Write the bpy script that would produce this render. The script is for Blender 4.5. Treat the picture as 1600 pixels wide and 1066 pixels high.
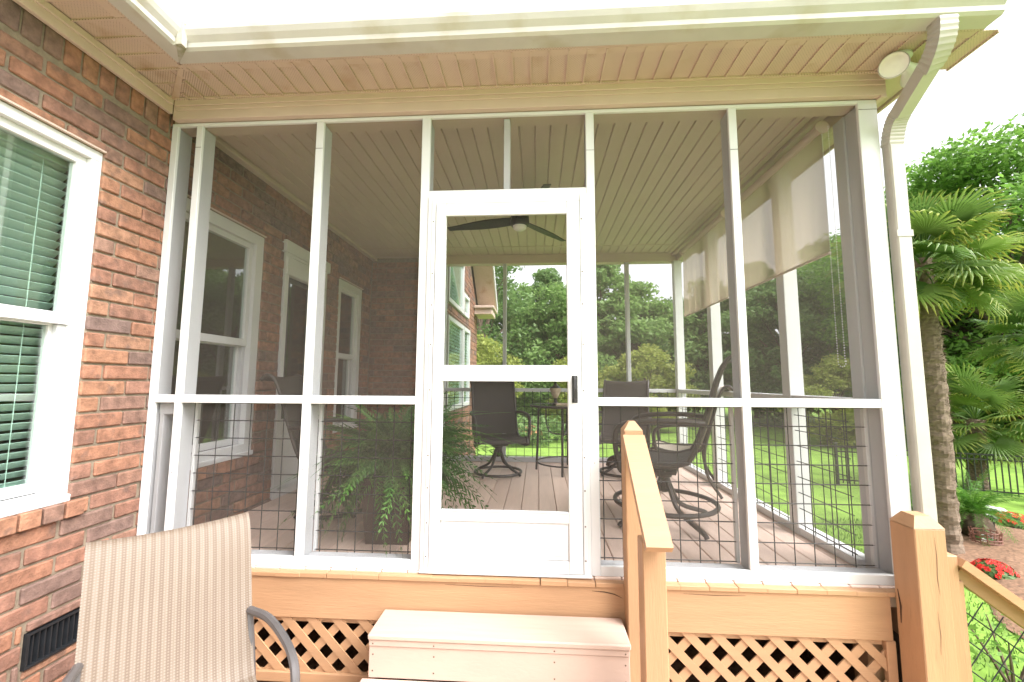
import bpy, bmesh, math, random
import numpy as np
from mathutils import Vector, Matrix
random.seed(7); RNG = np.random.default_rng(7)
for o in list(bpy.data.objects): bpy.data.objects.remove(o)
SC = bpy.context.scene; COL = SC.collection
PI = math.pi

# ------------------------------------------------------------------ camera, sky, sun, exposure
FPX = 649.5; CAM = Vector((2.2245, -2.2728, .9963)); YAW, PITCH, ROLL = -.0606, .0975, .0044
_f = Vector((math.sin(YAW)*math.cos(PITCH), math.cos(YAW)*math.cos(PITCH), math.sin(PITCH)))
_r0 = Vector((math.cos(YAW), -math.sin(YAW), 0)); _u0 = _r0.cross(_f)
_r = math.cos(ROLL)*_r0 + math.sin(ROLL)*_u0; _u = -math.sin(ROLL)*_r0 + math.cos(ROLL)*_u0
cd = bpy.data.cameras.new('camera'); co = bpy.data.objects.new('camera', cd); COL.objects.link(co)
co.matrix_world = Matrix(((_r.x, _u.x, -_f.x, CAM.x), (_r.y, _u.y, -_f.y, CAM.y), (_r.z, _u.z, -_f.z, CAM.z), (0, 0, 0, 1)))
cd.sensor_width = 36; cd.lens = FPX/1600*36; cd.clip_start = .02; cd.clip_end = 900
cd.dof.use_dof = True; cd.dof.focus_distance = 2.9; cd.dof.aperture_fstop = 3.2
SC.camera = co
def at(u, v, ax, val):            # pixel of the photograph -> point on an axis plane
    d = _f + (u-800)/FPX*_r - (v-533)/FPX*_u
    i = 'XYZ'.index(ax); return CAM + d*((val-CAM[i])/d[i])

SUN_EL, SUN_AZ = math.radians(50), math.radians(122)      # azimuth of the sun, clockwise from +Y
w = bpy.data.worlds.new('World'); SC.world = w; w.use_nodes = True
nt = w.node_tree; bg = nt.nodes['Background']
sky = nt.nodes.new('ShaderNodeTexSky'); sky.sky_type = 'NISHITA'; sky.sun_disc = False
sky.sun_elevation = SUN_EL; sky.sun_rotation = SUN_AZ; sky.air_density = 1.0; sky.dust_density = 4.0; sky.ozone_density = 1.0
hs = nt.nodes.new('ShaderNodeHueSaturation'); hs.inputs['Saturation'].default_value = .08
nt.links.new(sky.outputs[0], hs.inputs['Color']); nt.links.new(hs.outputs[0], bg.inputs[0]); bg.inputs[1].default_value = .15
sl = bpy.data.lights.new('sun', 'SUN'); sl.energy = 1.5; sl.angle = math.radians(35); sl.color = (1, .975, .955)
so = bpy.data.objects.new('sun', sl); COL.objects.link(so); so.location = (3, -6, 12)
sd = Vector((math.sin(SUN_AZ)*math.cos(SUN_EL), math.cos(SUN_AZ)*math.cos(SUN_EL), math.sin(SUN_EL)))
so.rotation_euler = sd.to_track_quat('Z', 'Y').to_euler()
SC.view_settings.view_transform = 'Standard'; SC.view_settings.look = 'None'
SC.view_settings.exposure = 1.75; SC.view_settings.gamma = 1; SC.view_settings.use_curve_mapping = False
SC.render.engine = 'CYCLES'
SC.cycles.transparent_max_bounces = 16; SC.cycles.max_bounces = 10; SC.cycles.diffuse_bounces = 5
SC.cycles.use_denoising = True; SC.cycles.sample_clamp_indirect = 6

# ------------------------------------------------------------------ materials
def mat(name, col, rough=.6, var=0, scale=8, bump=0, bscale=60, metal=0, spec=.4, rnd=None, stretch=None, dirt=None, ramp=None, amp=.18):
    """Principled + noise colour variation + noise bump; rnd 'object'/'island' varies the value per piece, ramp gives per-piece colours."""
    m = bpy.data.materials.new(name); m.use_nodes = True; n = m.node_tree; L = n.links.new
    b = n.nodes['Principled BSDF']; b.inputs['Roughness'].default_value = rough; b.inputs['Metallic'].default_value = metal
    b.inputs['Specular IOR Level'].default_value = spec
    tc = n.nodes.new('ShaderNodeTexCoord'); mp = n.nodes.new('ShaderNodeMapping'); L(tc.outputs['Object'], mp.inputs[0])
    if stretch: mp.inputs['Scale'].default_value = stretch
    src = None
    if rnd == 'object':
        oi = n.nodes.new('ShaderNodeObjectInfo'); src = oi.outputs['Random']
        ad = n.nodes.new('ShaderNodeVectorMath'); ad.operation = 'ADD'; sc_ = n.nodes.new('ShaderNodeMath'); sc_.operation = 'MULTIPLY'; sc_.inputs[1].default_value = 37
        L(src, sc_.inputs[0]); L(mp.outputs[0], ad.inputs[0]); L(sc_.outputs[0], ad.inputs[1]); vec = ad.outputs[0]
    elif rnd == 'island':
        g = n.nodes.new('ShaderNodeNewGeometry'); src = g.outputs['Random Per Island']; vec = mp.outputs[0]
    else: vec = mp.outputs[0]
    c = None
    if ramp:
        r = n.nodes.new('ShaderNodeValToRGB'); r.color_ramp.interpolation = 'CONSTANT'; e = r.color_ramp.elements
        for i, cc in enumerate(ramp):
            if i == 0: el = e[0]
            elif i == 1: el = e[1]; el.position = 1/len(ramp)
            else: el = e.new(i/len(ramp))
            el.color = (*cc, 1)
        L(src, r.inputs[0]); c = r.outputs[0]
    else:
        rg = n.nodes.new('ShaderNodeRGB'); rg.outputs[0].default_value = (*col, 1); c = rg.outputs[0]
    ns = n.nodes.new('ShaderNodeTexNoise'); ns.inputs['Scale'].default_value = scale; ns.inputs['Detail'].default_value = 6; ns.inputs['Roughness'].default_value = .6
    L(vec, ns.inputs['Vector'])
    def vary(c, fac_sock, lo, hi):
        mr = n.nodes.new('ShaderNodeMapRange'); mr.inputs[1].default_value = .3 if fac_sock is not src else 0; mr.inputs[2].default_value = .7 if fac_sock is not src else 1
        mr.inputs[3].default_value = lo; mr.inputs[4].default_value = hi; L(fac_sock, mr.inputs[0])
        h = n.nodes.new('ShaderNodeHueSaturation'); L(c, h.inputs['Color']); L(mr.outputs[0], h.inputs['Value']); return h.outputs[0]
    if var: c = vary(c, ns.outputs[0], 1-var, 1+var)
    if src is not None and not ramp: c = vary(c, src, 1-amp, 1+amp)
    if dirt:
        n2 = n.nodes.new('ShaderNodeTexNoise'); n2.inputs['Scale'].default_value = dirt[0]; n2.inputs['Detail'].default_value = 8; L(vec, n2.inputs['Vector'])
        mr = n.nodes.new('ShaderNodeMapRange'); mr.inputs[1].default_value = dirt[1]; mr.inputs[2].default_value = dirt[1]+.2; L(n2.outputs[0], mr.inputs[0])
        mx = n.nodes.new('ShaderNodeMixRGB'); L(mr.outputs[0], mx.inputs[0]); L(c, mx.inputs[1]); mx.inputs[2].default_value = (*dirt[2], 1)
        c = mx.outputs[0]
    L(c, b.inputs['Base Color'])
    if bump:
        n3 = n.nodes.new('ShaderNodeTexNoise'); n3.inputs['Scale'].default_value = bscale; n3.inputs['Detail'].default_value = 5; L(vec, n3.inputs['Vector'])
        bp = n.nodes.new('ShaderNodeBump'); bp.inputs['Strength'].default_value = bump; bp.inputs['Distance'].default_value = .004
        L(n3.outputs[0], bp.inputs['Height']); L(bp.outputs[0], b.inputs['Normal'])
    return m
BR = [(.30, .125, .068), (.235, .10, .065), (.34, .155, .08), (.27, .115, .072), (.20, .09, .062), (.33, .165, .095), (.175, .095, .075), (.25, .125, .085), (.115, .082, .078), (.31, .13, .068), (.145, .095, .082), (.28, .115, .065), (.21, .12, .09), (.095, .075, .08), (.32, .14, .075), (.24, .11, .075)]
BR = [(.55*c[0]+.112, .55*c[1]+.066, .55*c[2]+.048) for c in BR]
M = {}
M['brick'] = mat('brick', None, .85, .38, 22, 1, 110, rnd='object', ramp=BR, dirt=(13, .58, (.13, .085, .07)))
M['brick_j'] = mat('brick_joined', None, .85, .38, 22, 1, 110, rnd='island', ramp=BR, dirt=(13, .58, (.13, .085, .07)))
M['mortar'] = mat('mortar', (.23, .185, .135), .95, .2, 30, .8, 200)
M['trim'] = mat('white_trim', (.64, .64, .645), .35, .04, 3, 0, dirt=(2.3, .66, (.56, .555, .54)))
M['lumber'] = mat('painted_lumber', (.52, .525, .54), .6, .08, 5, .3, 40, stretch=(1, 1, .15))
M['cream'] = mat('cream_coil', (.575, .45, .385), .45, .06, 2, .05, 30, dirt=(3, .62, (.48, .38, .25)))
M['soffit'] = mat('soffit_vinyl', (.54, .415, .335), .55, .05, 3, 0, rnd='object', amp=.03, dirt=(5, .57, (.40, .27, .18)))
M['gutter'] = mat('gutter_aluminium', (.50, .475, .445), .35, .08, 3, .03, 20, dirt=(4, .56, (.40, .35, .26)))
M['moss'] = mat('weathered_corner', (.44, .41, .36), .6, .15, 12, .1, 40, dirt=(22, .5, (.24, .24, .14)))
M['check'] = mat('wood_check', (.07, .04, .025), .9)
M['spout'] = mat('downspout_aluminium', (.44, .41, .37), .4, .1, 4, .03, 20, dirt=(6, .62, (.42, .35, .26)))
M['ceil'] = mat('ceiling_vinyl', (.545, .445, .37), .5, .04, 2, .05, 120, rnd='object', amp=.02)
M['floor'] = mat('composite_board', (.66, .495, .415), .42, .07, 6, .25, 70, rnd='object', amp=.06, stretch=(6, .5, 1))
M['step'] = mat('step_composite', (.49, .36, .295), .55, .06, 5, .25, 90, stretch=(.5, 6, 1), dirt=(5, .63, (.43, .31, .25)))
M['orange'] = mat('orange_stain', (.415, .24, .13), .55, .08, 5, .35, 50, stretch=(.35, 3, 3), dirt=(3, .7, (.34, .19, .10)))
M['orangev'] = mat('orange_stain_post', (.415, .24, .13), .55, .08, 5, .35, 50, stretch=(3, 3, .35), dirt=(16, .64, (.27, .15, .08)))
M['black'] = mat('black_metal', (.025, .024, .024), .4, .1, 10, 0, spec=.5)
M['wire'] = mat('black_wire', (.02, .02, .02), .5)
M['bronze'] = mat('bronze_frame', (.045, .036, .03), .42, .15, 12, .1, 60, spec=.5)
M['grey_arm'] = mat('grey_arm', (.13, .12, .12), .38, .1, 10, 0, metal=.3)
M['slate'] = mat('shingle', (.12, .10, .09), .9, .3, 20, .5, 60)
M['dark'] = mat('room', (.10, .09, .08), .9)
M['blind'] = mat('blind_slat', (.62, .71, .68), .5, .03, 4)
M['vent'] = mat('vent_iron', (.015, .017, .02), .5, .2, 20)
M['pot'] = mat('pot', (.075, .05, .04), .6, .2, 10, .3, 40)
M['ground'] = mat('pine_straw', (.20, .115, .07), .95, .45, 25, 1, 160, dirt=(14, .6, (.10, .06, .04)))
M['lawn'] = mat('lawn_grass', (.165, .285, .04), .9, .38, 2.2, .9, 90, dirt=(.5, .55, (.21, .335, .055)))
M['blade'] = mat('grass_blade', (.14, .25, .055), .8, rnd='island')
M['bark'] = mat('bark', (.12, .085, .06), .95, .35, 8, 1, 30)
M['palmbark'] = mat('palm_fibre', (.17, .125, .09), .95, .4, 12, 1, 50, stretch=(1, 1, 3))
M['fan'] = mat('fan_black', (.03, .028, .027), .45)
M['lens'] = mat('frosted_glass', (.82, .80, .76), .3)
M['urn'] = mat('urn', (.45, .36, .26), .6, .2, 20)
M['red'] = mat('red_petals', (.75, .035, .03), .6, .2, 30, rnd='island')
M['white_f'] = mat('white_petals', (.85, .84, .80), .6)
M['orange_f'] = mat('orange_petals', (.50, .24, .13), .6)
M['basket'] = mat('basket_wire', (.20, .085, .06), .6)

def leafmat(name, c1, c2, rnd='island', trans=.35, tip=None):
    m = bpy.data.materials.new(name); m.use_nodes = True; n = m.node_tree; L = n.links.new
    n.nodes.remove(n.nodes['Principled BSDF']); out = n.nodes['Material Output']
    if rnd == 'island': s = n.nodes.new('ShaderNodeNewGeometry').outputs['Random Per Island']
    else: s = n.nodes.new('ShaderNodeObjectInfo').outputs['Random']
    mx = n.nodes.new('ShaderNodeMixRGB'); L(s, mx.inputs[0]); mx.inputs[1].default_value = (*c1, 1); mx.inputs[2].default_value = (*c2, 1); c = mx.outputs[0]
    if tip:
        at_ = n.nodes.new('ShaderNodeAttribute'); at_.attribute_name = 'tip'
        pw = n.nodes.new('ShaderNodeMath'); pw.operation = 'POWER'; pw.inputs[1].default_value = tip[1]; L(at_.outputs['Fac'], pw.inputs[0])
        ml = n.nodes.new('ShaderNodeMath'); ml.operation = 'MULTIPLY'; L(pw.outputs[0], ml.inputs[0])
        oi = n.nodes.new('ShaderNodeObjectInfo'); L(oi.outputs['Random'], ml.inputs[1])
        m2 = n.nodes.new('ShaderNodeMixRGB'); L(ml.outputs[0], m2.inputs[0]); L(c, m2.inputs[1]); m2.inputs[2].default_value = (*tip[0], 1); c = m2.outputs[0]
    d = n.nodes.new('ShaderNodeBsdfPrincipled'); d.inputs['Roughness'].default_value = .5; d.inputs['Specular IOR Level'].default_value = .35
    t = n.nodes.new('ShaderNodeBsdfTranslucent'); ms = n.nodes.new('ShaderNodeMixShader'); ms.inputs[0].default_value = trans
    L(c, d.inputs['Base Color']); L(c, t.inputs[0]); L(d.outputs[0], ms.inputs[1]); L(t.outputs[0], ms.inputs[2]); L(ms.outputs[0], out.inputs[0])
    return m
M['leafA'] = leafmat('leaf_mid_green', (.15, .26, .07), (.27, .41, .13), trans=.5)
M['leafB'] = leafmat('leaf_dark_green', (.12, .21, .07), (.21, .33, .11), trans=.5)
M['leafC'] = leafmat('leaf_yellow_green', (.26, .32, .07), (.38, .42, .10), trans=.5)
M['leafD'] = leafmat('leaf_bright_green', (.12, .25, .045), (.22, .38, .075), trans=.5)
M['fern'] = leafmat('fern_leaf', (.045, .12, .03), (.11, .23, .045), 'object')
M['palmleaf'] = leafmat('palm_leaf', (.085, .17, .04), (.19, .29, .06), 'object', .35, tip=((.50, .40, .06), 3.0))
M['cycad'] = leafmat('cycad_leaf', (.06, .17, .02), (.13, .28, .035), 'object')

def mixmat(name, parts, base='ShaderNodeBsdfTransparent', bcol=(1, 1, 1)):
    """chain of mix shaders: parts = [(node type, colour, factor, roughness)]"""
    m = bpy.data.materials.new(name); m.use_nodes = True; n = m.node_tree; L = n.links.new
    n.nodes.remove(n.nodes['Principled BSDF']); cur = n.nodes.new(base); cur.inputs[0].default_value = (*bcol, 1); cur = cur.outputs[0]
    for ty, c, f, ro in parts:
        s = n.nodes.new(ty); s.inputs[0].default_value = (*c, 1)
        if ro is not None: s.inputs['Roughness'].default_value = ro
        mx = n.nodes.new('ShaderNodeMixShader')
        if f == 'fresnel':
            lw = n.nodes.new('ShaderNodeLayerWeight'); lw.inputs[0].default_value = .5; pw = n.nodes.new('ShaderNodeMath'); pw.operation = 'POWER'; pw.inputs[1].default_value = 4; L(lw.outputs['Facing'], pw.inputs[0])
            ma = n.nodes.new('ShaderNodeMath'); ma.operation = 'MULTIPLY_ADD'; ma.inputs[1].default_value = .7; ma.inputs[2].default_value = .13; L(pw.outputs[0], ma.inputs[0]); L(ma.outputs[0], mx.inputs[0])
        else: mx.inputs[0].default_value = f
        L(cur, mx.inputs[1]); L(s.outputs[0], mx.inputs[2]); cur = mx.outputs[0]
    L(cur, n.nodes['Material Output'].inputs[0]); return m
M['screen'] = mixmat('insect_screen', [('ShaderNodeBsdfDiffuse', (.12, .105, .092), .155, None)])
M['screen_far'] = mixmat('insect_screen_far', [('ShaderNodeBsdfDiffuse', (.12, .11, .10), .06, None)])
M['glass'] = mixmat('window_glass', [('ShaderNodeBsdfGlossy', (1, 1, 1), 'fresnel', .0)], bcol=(.88, .95, .915))
M['clear'] = mixmat('clear_glass', [('ShaderNodeBsdfGlossy', (1, 1, 1), 'fresnel', .0)], bcol=(.9, .95, .92))
M['shade'] = mixmat('shade_cloth', [('ShaderNodeBsdfTranslucent', (.52, .42, .31), .60, None), ('ShaderNodeBsdfDiffuse', (.46, .37, .275), .40, None)], bcol=(.9, .86, .8))

# perforated dots on the soffit, woven stripes on the sling cloths
def soffit_holes():
    m = M['soffit']; n = m.node_tree; L = n.links.new; b = n.nodes['Principled BSDF']
    tc = n.nodes.new('ShaderNodeTexCoord'); v = n.nodes.new('ShaderNodeTexVoronoi'); v.inputs['Scale'].default_value = 95; v.inputs['Randomness'].default_value = 0
    mp = n.nodes.new('ShaderNodeMapping'); mp.inputs['Rotation'].default_value = (0, 0, .78); L(tc.outputs['Object'], mp.inputs[0]); L(mp.outputs[0], v.inputs['Vector'])
    lt = n.nodes.new('ShaderNodeMath'); lt.operation = 'LESS_THAN'; lt.inputs[1].default_value = .22; L(v.outputs['Distance'], lt.inputs[0])
    src = b.inputs['Base Color'].links[0].from_socket; mx = n.nodes.new('ShaderNodeMixRGB'); L(lt.outputs[0], mx.inputs[0]); L(src, mx.inputs[1]); mx.inputs[2].default_value = (.10, .07, .05, 1)
    L(mx.outputs[0], b.inputs['Base Color'])
soffit_holes()
def slingmat(name, ca, cb, sx, sy, rough=.6):
    """woven mesh cloth in UV space: vertical stripes and cross threads"""
    m = bpy.data.materials.new(name); m.use_nodes = True; n = m.node_tree; L = n.links.new; b = n.nodes['Principled BSDF']; b.inputs['Roughness'].default_value = rough
    uv = n.nodes.new('ShaderNodeUVMap'); sp = n.nodes.new('ShaderNodeSeparateXYZ'); L(uv.outputs[0], sp.inputs[0])
    def wave(sock, k):
        a = n.nodes.new('ShaderNodeMath'); a.operation = 'MULTIPLY'; a.inputs[1].default_value = k*2*PI; L(sock, a.inputs[0])
        s = n.nodes.new('ShaderNodeMath'); s.operation = 'SINE'; L(a.outputs[0], s.inputs[0])
        r = n.nodes.new('ShaderNodeMapRange'); r.inputs[1].default_value = -1; r.inputs[2].default_value = 1; L(s.outputs[0], r.inputs[0]); return r.outputs[0]
    wx, wy, ws = wave(sp.outputs[0], sx), wave(sp.outputs[1], sy), wave(sp.outputs[0], sx/3)
    mu = n.nodes.new('ShaderNodeMath'); mu.operation = 'MULTIPLY'; L(wx, mu.inputs[0]); L(wy, mu.inputs[1])
    ns = n.nodes.new('ShaderNodeTexNoise'); ns.inputs['Scale'].default_value = 3; L(uv.outputs[0], ns.inputs['Vector'])
    m3 = n.nodes.new('ShaderNodeMath'); m3.operation = 'MULTIPLY'; L(ws, m3.inputs[0]); L(ns.outputs[0], m3.inputs[1])
    ad = n.nodes.new('ShaderNodeMath'); ad.operation = 'MULTIPLY_ADD'; ad.use_clamp = True; L(mu.outputs[0], ad.inputs[0]); ad.inputs[1].default_value = .8; L(m3.outputs[0], ad.inputs[2])
    mx = n.nodes.new('ShaderNodeMixRGB'); L(ad.outputs[0], mx.inputs[0]); mx.inputs[1].default_value = (*ca, 1); mx.inputs[2].default_value = (*cb, 1); L(mx.outputs[0], b.inputs['Base Color'])
    bp = n.nodes.new('ShaderNodeBump'); bp.inputs['Strength'].default_value = .5; bp.inputs['Distance'].default_value = .002; L(mu.outputs[0], bp.inputs['Height']); L(bp.outputs[0], b.inputs['Normal'])
    return m
M['sling_beige'] = slingmat('sling_beige', (.125, .083, .054), (.225, .185, .15), 100, 100)
M['sling_dark'] = slingmat('sling_brown', (.034, .027, .022), (.062, .05, .042), 160, 120)
M['sling_tan'] = slingmat('sling_tan', (.42, .36, .29), (.52, .46, .38), 40, 60)

# ------------------------------------------------------------------ mesh helpers (all coordinates are world metres unless a thing is built at its own origin)
class B:
    def __init__(s): s.v = []; s.f = []
    def box(s, x0, x1, y0, y1, z0, z1):
        k = len(s.v); s.v += [(x, y, z) for z in (z0, z1) for y in (y0, y1) for x in (x0, x1)]
        s.f += [tuple(k+i for i in q) for q in ((0, 2, 3, 1), (4, 5, 7, 6), (0, 1, 5, 4), (2, 6, 7, 3), (0, 4, 6, 2), (1, 3, 7, 5))]; return s
    def cbox(s, x0, x1, y0, y1, z0, z1, c=.003):          # box with chamfered edges
        bm = bmesh.new(); bmesh.ops.create_cube(bm, size=1)
        for v in bm.verts: v.co = ((x0+x1)/2+v.co.x*(x1-x0), (y0+y1)/2+v.co.y*(y1-y0), (z0+z1)/2+v.co.z*(z1-z0))
        bmesh.ops.bevel(bm, geom=list(bm.edges), offset=c, segments=1, affect='EDGES')
        k = len(s.v); bm.verts.index_update(); s.v += [tuple(v.co) for v in bm.verts]; s.f += [tuple(k+v.index for v in f.verts) for f in bm.faces]; bm.free(); return s
    def tube(s, pts, r, n=6, closed=False, cap=True, flat=None):
        """round bar along points; r number or list; flat = (width, thickness, up) gives a rectangular bar"""
        pts = [Vector(p) for p in pts]; N = len(pts); k = len(s.v); prev = None
        for i, p in enumerate(pts):
            a = pts[(i-1) % N] if (i or closed) else p; b = pts[(i+1) % N] if (i < N-1 or closed) else p
            t = (b-a).normalized()
            if prev is None: ref = Vector((0, 0, 1)) if abs(t.z) < .9 else Vector((1, 0, 0)); x = t.cross(ref).normalized()
            else: x = (prev - t*prev.dot(t)).normalized()
            prev = x; y = t.cross(x); rr = r[i] if isinstance(r, (list, tuple)) else r
            if flat:
                up = Vector(flat[2]); sx = t.cross(up).normalized(); sy = sx.cross(t); wd, th = flat[0]/2*rr, flat[1]/2*rr
                s.v += [tuple(p+sx*a_*wd+sy*b_*th) for a_, b_ in ((1, 1), (-1, 1), (-1, -1), (1, -1))]
            else: s.v += [tuple(p+(x*math.cos(2*PI*j/n)+y*math.sin(2*PI*j/n))*rr) for j in range(n)]
        m = 4 if flat else n
        for i in range(N if closed else N-1):
            for j in range(m):
                a, b = k+i*m+j, k+i*m+(j+1) % m; c, d = k+((i+1) % N)*m+(j+1) % m, k+((i+1) % N)*m+j
                s.f.append((a, b, c, d))
        if cap and not closed: s.f += [tuple(k+j for j in reversed(range(m))), tuple(k+(N-1)*m+j for j in range(m))]
        return s
    def lathe(s, prof, c=(0, 0, 0), n=24, axis=None, cap=True):
        k = len(s.v); c = Vector(c); R = Vector(axis).normalized().to_track_quat('Z', 'Y').to_matrix() if axis else Matrix.Identity(3)
        for r, z in prof: s.v += [tuple(c+R@Vector((r*math.cos(2*PI*j/n), r*math.sin(2*PI*j/n), z))) for j in range(n)]
        for i in range(len(prof)-1):
            for j in range(n): s.f.append((k+i*n+j, k+i*n+(j+1) % n, k+(i+1)*n+(j+1) % n, k+(i+1)*n+j))
        if cap: s.f += [tuple(k+j for j in reversed(range(n))), tuple(k+(len(prof)-1)*n+j for j in range(n))]
        return s
    def poly(s, pts, y0=None, ex=None):                    # prism from polygon pts, extruded by vector ex
        k = len(s.v); n = len(pts); pts = [Vector(p) for p in pts]; ex = Vector(ex)
        s.v += [tuple(p) for p in pts] + [tuple(p+ex) for p in pts]
        s.f += [tuple(range(k, k+n)), tuple(reversed(range(k+n, k+2*n)))] + [(k+i, k+n+i, k+n+(i+1) % n, k+(i+1) % n) for i in range(n)]; return s
    def mesh(s, name='mesh', smooth=False):
        me = bpy.data.meshes.new(name); me.from_pydata(s.v, [], s.f)
        bm = bmesh.new(); bm.from_mesh(me); bmesh.ops.recalc_face_normals(bm, faces=bm.faces); bm.to_mesh(me); bm.free()
        if smooth: me.shade_smooth(); me.set_sharp_from_angle(angle=math.radians(40))
        return me
ROOTLOC = {}
def link(o, parent):
    COL.objects.link(o)
    if parent is not None:
        o.parent = parent
        if parent in ROOTLOC: o.matrix_parent_inverse = Matrix.Translation(-ROOTLOC[parent])
def obj(name, src, m, parent=None, smooth=False, loc=None, rot=None, label=None, kind=None):
    me = src if isinstance(src, bpy.types.Mesh) else src.mesh(name, smooth)
    if not me.materials: me.materials.append(M[m] if isinstance(m, str) else m)
    o = bpy.data.objects.new(name, me); link(o, parent)
    if loc is not None: o.location = loc
    if rot is not None: o.rotation_euler = rot
    if label: o['label'] = label
    if kind: o['kind'] = kind
    return o
def thing(name, label, cat, loc=(0, 0, 0), group=None):
    o = bpy.data.objects.new(name, None); COL.objects.link(o); o.location = loc; o.empty_display_size = .1
    ROOTLOC[o] = Vector(loc); o['label'] = label; o['category'] = cat
    if group: o['group'] = group
    return o
def tag(o, label, cat, group=None):
    o['label'] = label; o['category'] = cat
    if group: o['group'] = group
    return o
def local_thing(name, label, cat, group=None):             # built at its own origin, placed afterwards
    o = bpy.data.objects.new(name, None); COL.objects.link(o); o['label'] = label; o['category'] = cat
    if group: o['group'] = group
    return o
def struct(name, src, m):
    o = obj(name, src, m); o['kind'] = 'structure'; return o

# ------------------------------------------------------------------ dimensions
W = 4.03; D = 3.07; GZ = -1.5; DECK = -.56; CEIL = 2.64
ZT, ZTI, ZM1, ZM0, ZB1 = 2.557, 2.537, .914, .869, .050

# ------------------------------------------------------------------ setting: lawn, bed, deck
lawn = B(); N = 60
def gz(x, y):
    return GZ + .25*math.sin(x*.11+1)*math.cos(y*.09) * min(1, max(0, (math.hypot(x-4, y)-9)/15)) + max(0, math.hypot(x-4, y-2)-25)*.012
xs = sorted(set([-320, -200, -120, -70, -40] + list(range(-30, 61, 3)) + [70, 90, 120, 160, 220, 320]))
ys = sorted(set([-320, -200, -120, -70, -40] + list(range(-30, 71, 3)) + [80, 100, 130, 170, 230, 320]))
for y in ys:
    for x in xs: lawn.v.append((x, y, gz(x, y)))
nx = len(xs)
for j in range(len(ys)-1):
    for i in range(nx-1): lawn.f.append((j*nx+i, j*nx+i+1, (j+1)*nx+i+1, (j+1)*nx+i))
struct('lawn', lawn, 'lawn')
bed = B(); poly = [at(u, v, 'Z', GZ) for u, v in ((1418, 905), (1500, 912), (1620, 1020), (1800, 1010), (1900, 900), (1690, 850), (1600, 826), (1540, 812), (1480, 806), (1425, 812))]
cx = sum((p for p in poly), Vector())/len(poly)
rings = 10; k0 = []
dense = []
for i in range(len(poly)):
    for t in range(8):
        p = poly[i].lerp(poly[(i+1) % len(poly)], t/8); dense.append(p + Vector((random.uniform(-.06, .06), random.uniform(-.06, .06), 0)))
for r in range(rings+1):
    s = 1-r/rings
    for p in dense:
        q = cx.lerp(p, max(s, .001)); bed.v.append((q.x, q.y, gz(q.x, q.y)+.012+.14*(1-s*s)+.02*math.sin(q.x*5)*math.sin(q.y*6)*(1-s)))
nd = len(dense)
for r in range(rings):
    for i in range(nd): bed.f.append((r*nd+i, r*nd+(i+1) % nd, (r+1)*nd+(i+1) % nd, (r+1)*nd+i))
struct('mulch_bed', bed, 'ground')
struct('crawl_space_ground', B().box(.0, 4.0, -.004, 3.1, GZ-.1, -.78), 'ground')
deck = struct('deck_floor', B().box(.02, 4.04, -5.2, -.06, DECK-.2, DECK-.03), 'floor')
for i in range(29):
    x = .03+i*.139; obj('deck_board', B().cbox(x, x+.134, -5.2, -.075, DECK-.028, DECK), 'step', deck)

# ------------------------------------------------------------------ brick house
house = thing('brick_house', 'red brown brick house with cream eaves, white windows and green blinds', 'house', (-1.5, 0, GZ))
CH = .0813; BL = .255; JT = .011
MESHC = {}
def brickmesh(l, h, d, key):
    k = (round(l, 2), round(h, 3), round(d, 2), key)
    if k not in MESHC: MESHC[k] = B().cbox(-k[2], 0, -k[0]/2, k[0]/2, -h/2, h/2, .006).mesh('brick')
    return MESHC[k]
# openings on the wall X=0 : (y0,y1,z0,z1)
OPEN = [(-1.30, -.355, .425, 2.160), (.03, .928, .425, 2.165), (1.19, 1.91, .0, 2.245), (2.21, 2.85, .43, 2.158), (-.475, -.235, -.265, -.11)]
def c_in(c, d, zc): return c-.02 < zc < d+.02
def bricks_on(y0, y1, zlo, zhi, openings, phase=0):
    out = []; z = zlo; row = 0
    while z+CH <= zhi+.001:
        zc = z+CH/2; segs = [(y0, y1)]
        for a, b, c, d in openings:
            if c-.02 < zc < d+.02:
                ns = []
                for p, q in segs:
                    if b <= p or a >= q: ns.append((p, q)); continue
                    if a > p: ns.append((p, a))
                    if b < q: ns.append((b, q))
                segs = ns
        off = (BL/2 if row % 2 else 0)+phase
        for p, q in segs:
            k = math.floor((p-off)/BL)
            while off+k*BL < q:
                a = max(p, off+k*BL); b = min(q, off+(k+1)*BL)-JT
                if b-a > .014: out.append((a, b, z+JT/2, z+CH-JT/2))
                k += 1
        for oa, ob, oc, od in openings:                      # cut bricks where an opening ends inside a course
            if not (c_in(oc, od, zc)): continue
            for lo, hi in ((z, min(z+CH, oc)), (max(z, od), z+CH)):
                if hi-lo > .026 and oa >= y0-.01 and ob <= y1+.01:
                    yy = oa
                    while yy < ob-.04: out.append((yy+JT/2, min(yy+BL, ob)-JT/2, lo+JT/2, hi-JT/2)); yy += BL
        z += CH; row += 1
    return out
def wall_slab(y0, y1, z0, z1, openings, x0=-.12, x1=-.0125):
    b = B(); ysn = sorted({y0, y1, *[v for o in openings for v in o[:2] if y0 < v < y1]}); zsn = sorted({z0, z1, *[v for o in openings for v in o[2:] if z0 < v < z1]})
    for i in range(len(ysn)-1):
        for j in range(len(zsn)-1):
            yc, zc = (ysn[i]+ysn[i+1])/2, (zsn[j]+zsn[j+1])/2
            if any(o[0] < yc < o[1] and o[2] < zc < o[3] for o in openings): continue
            b.box(x0, x1, ysn[i], ysn[i+1], zsn[j], zsn[j+1])
    return b
wall = obj('wall', wall_slab(-4.2, 3.3, GZ, 2.72, OPEN), 'mortar', house)
Z0 = .4255-CH*23
sold_z0, sold_z1 = Z0+CH*48, 2.64                      # soldier course under the frieze
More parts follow.
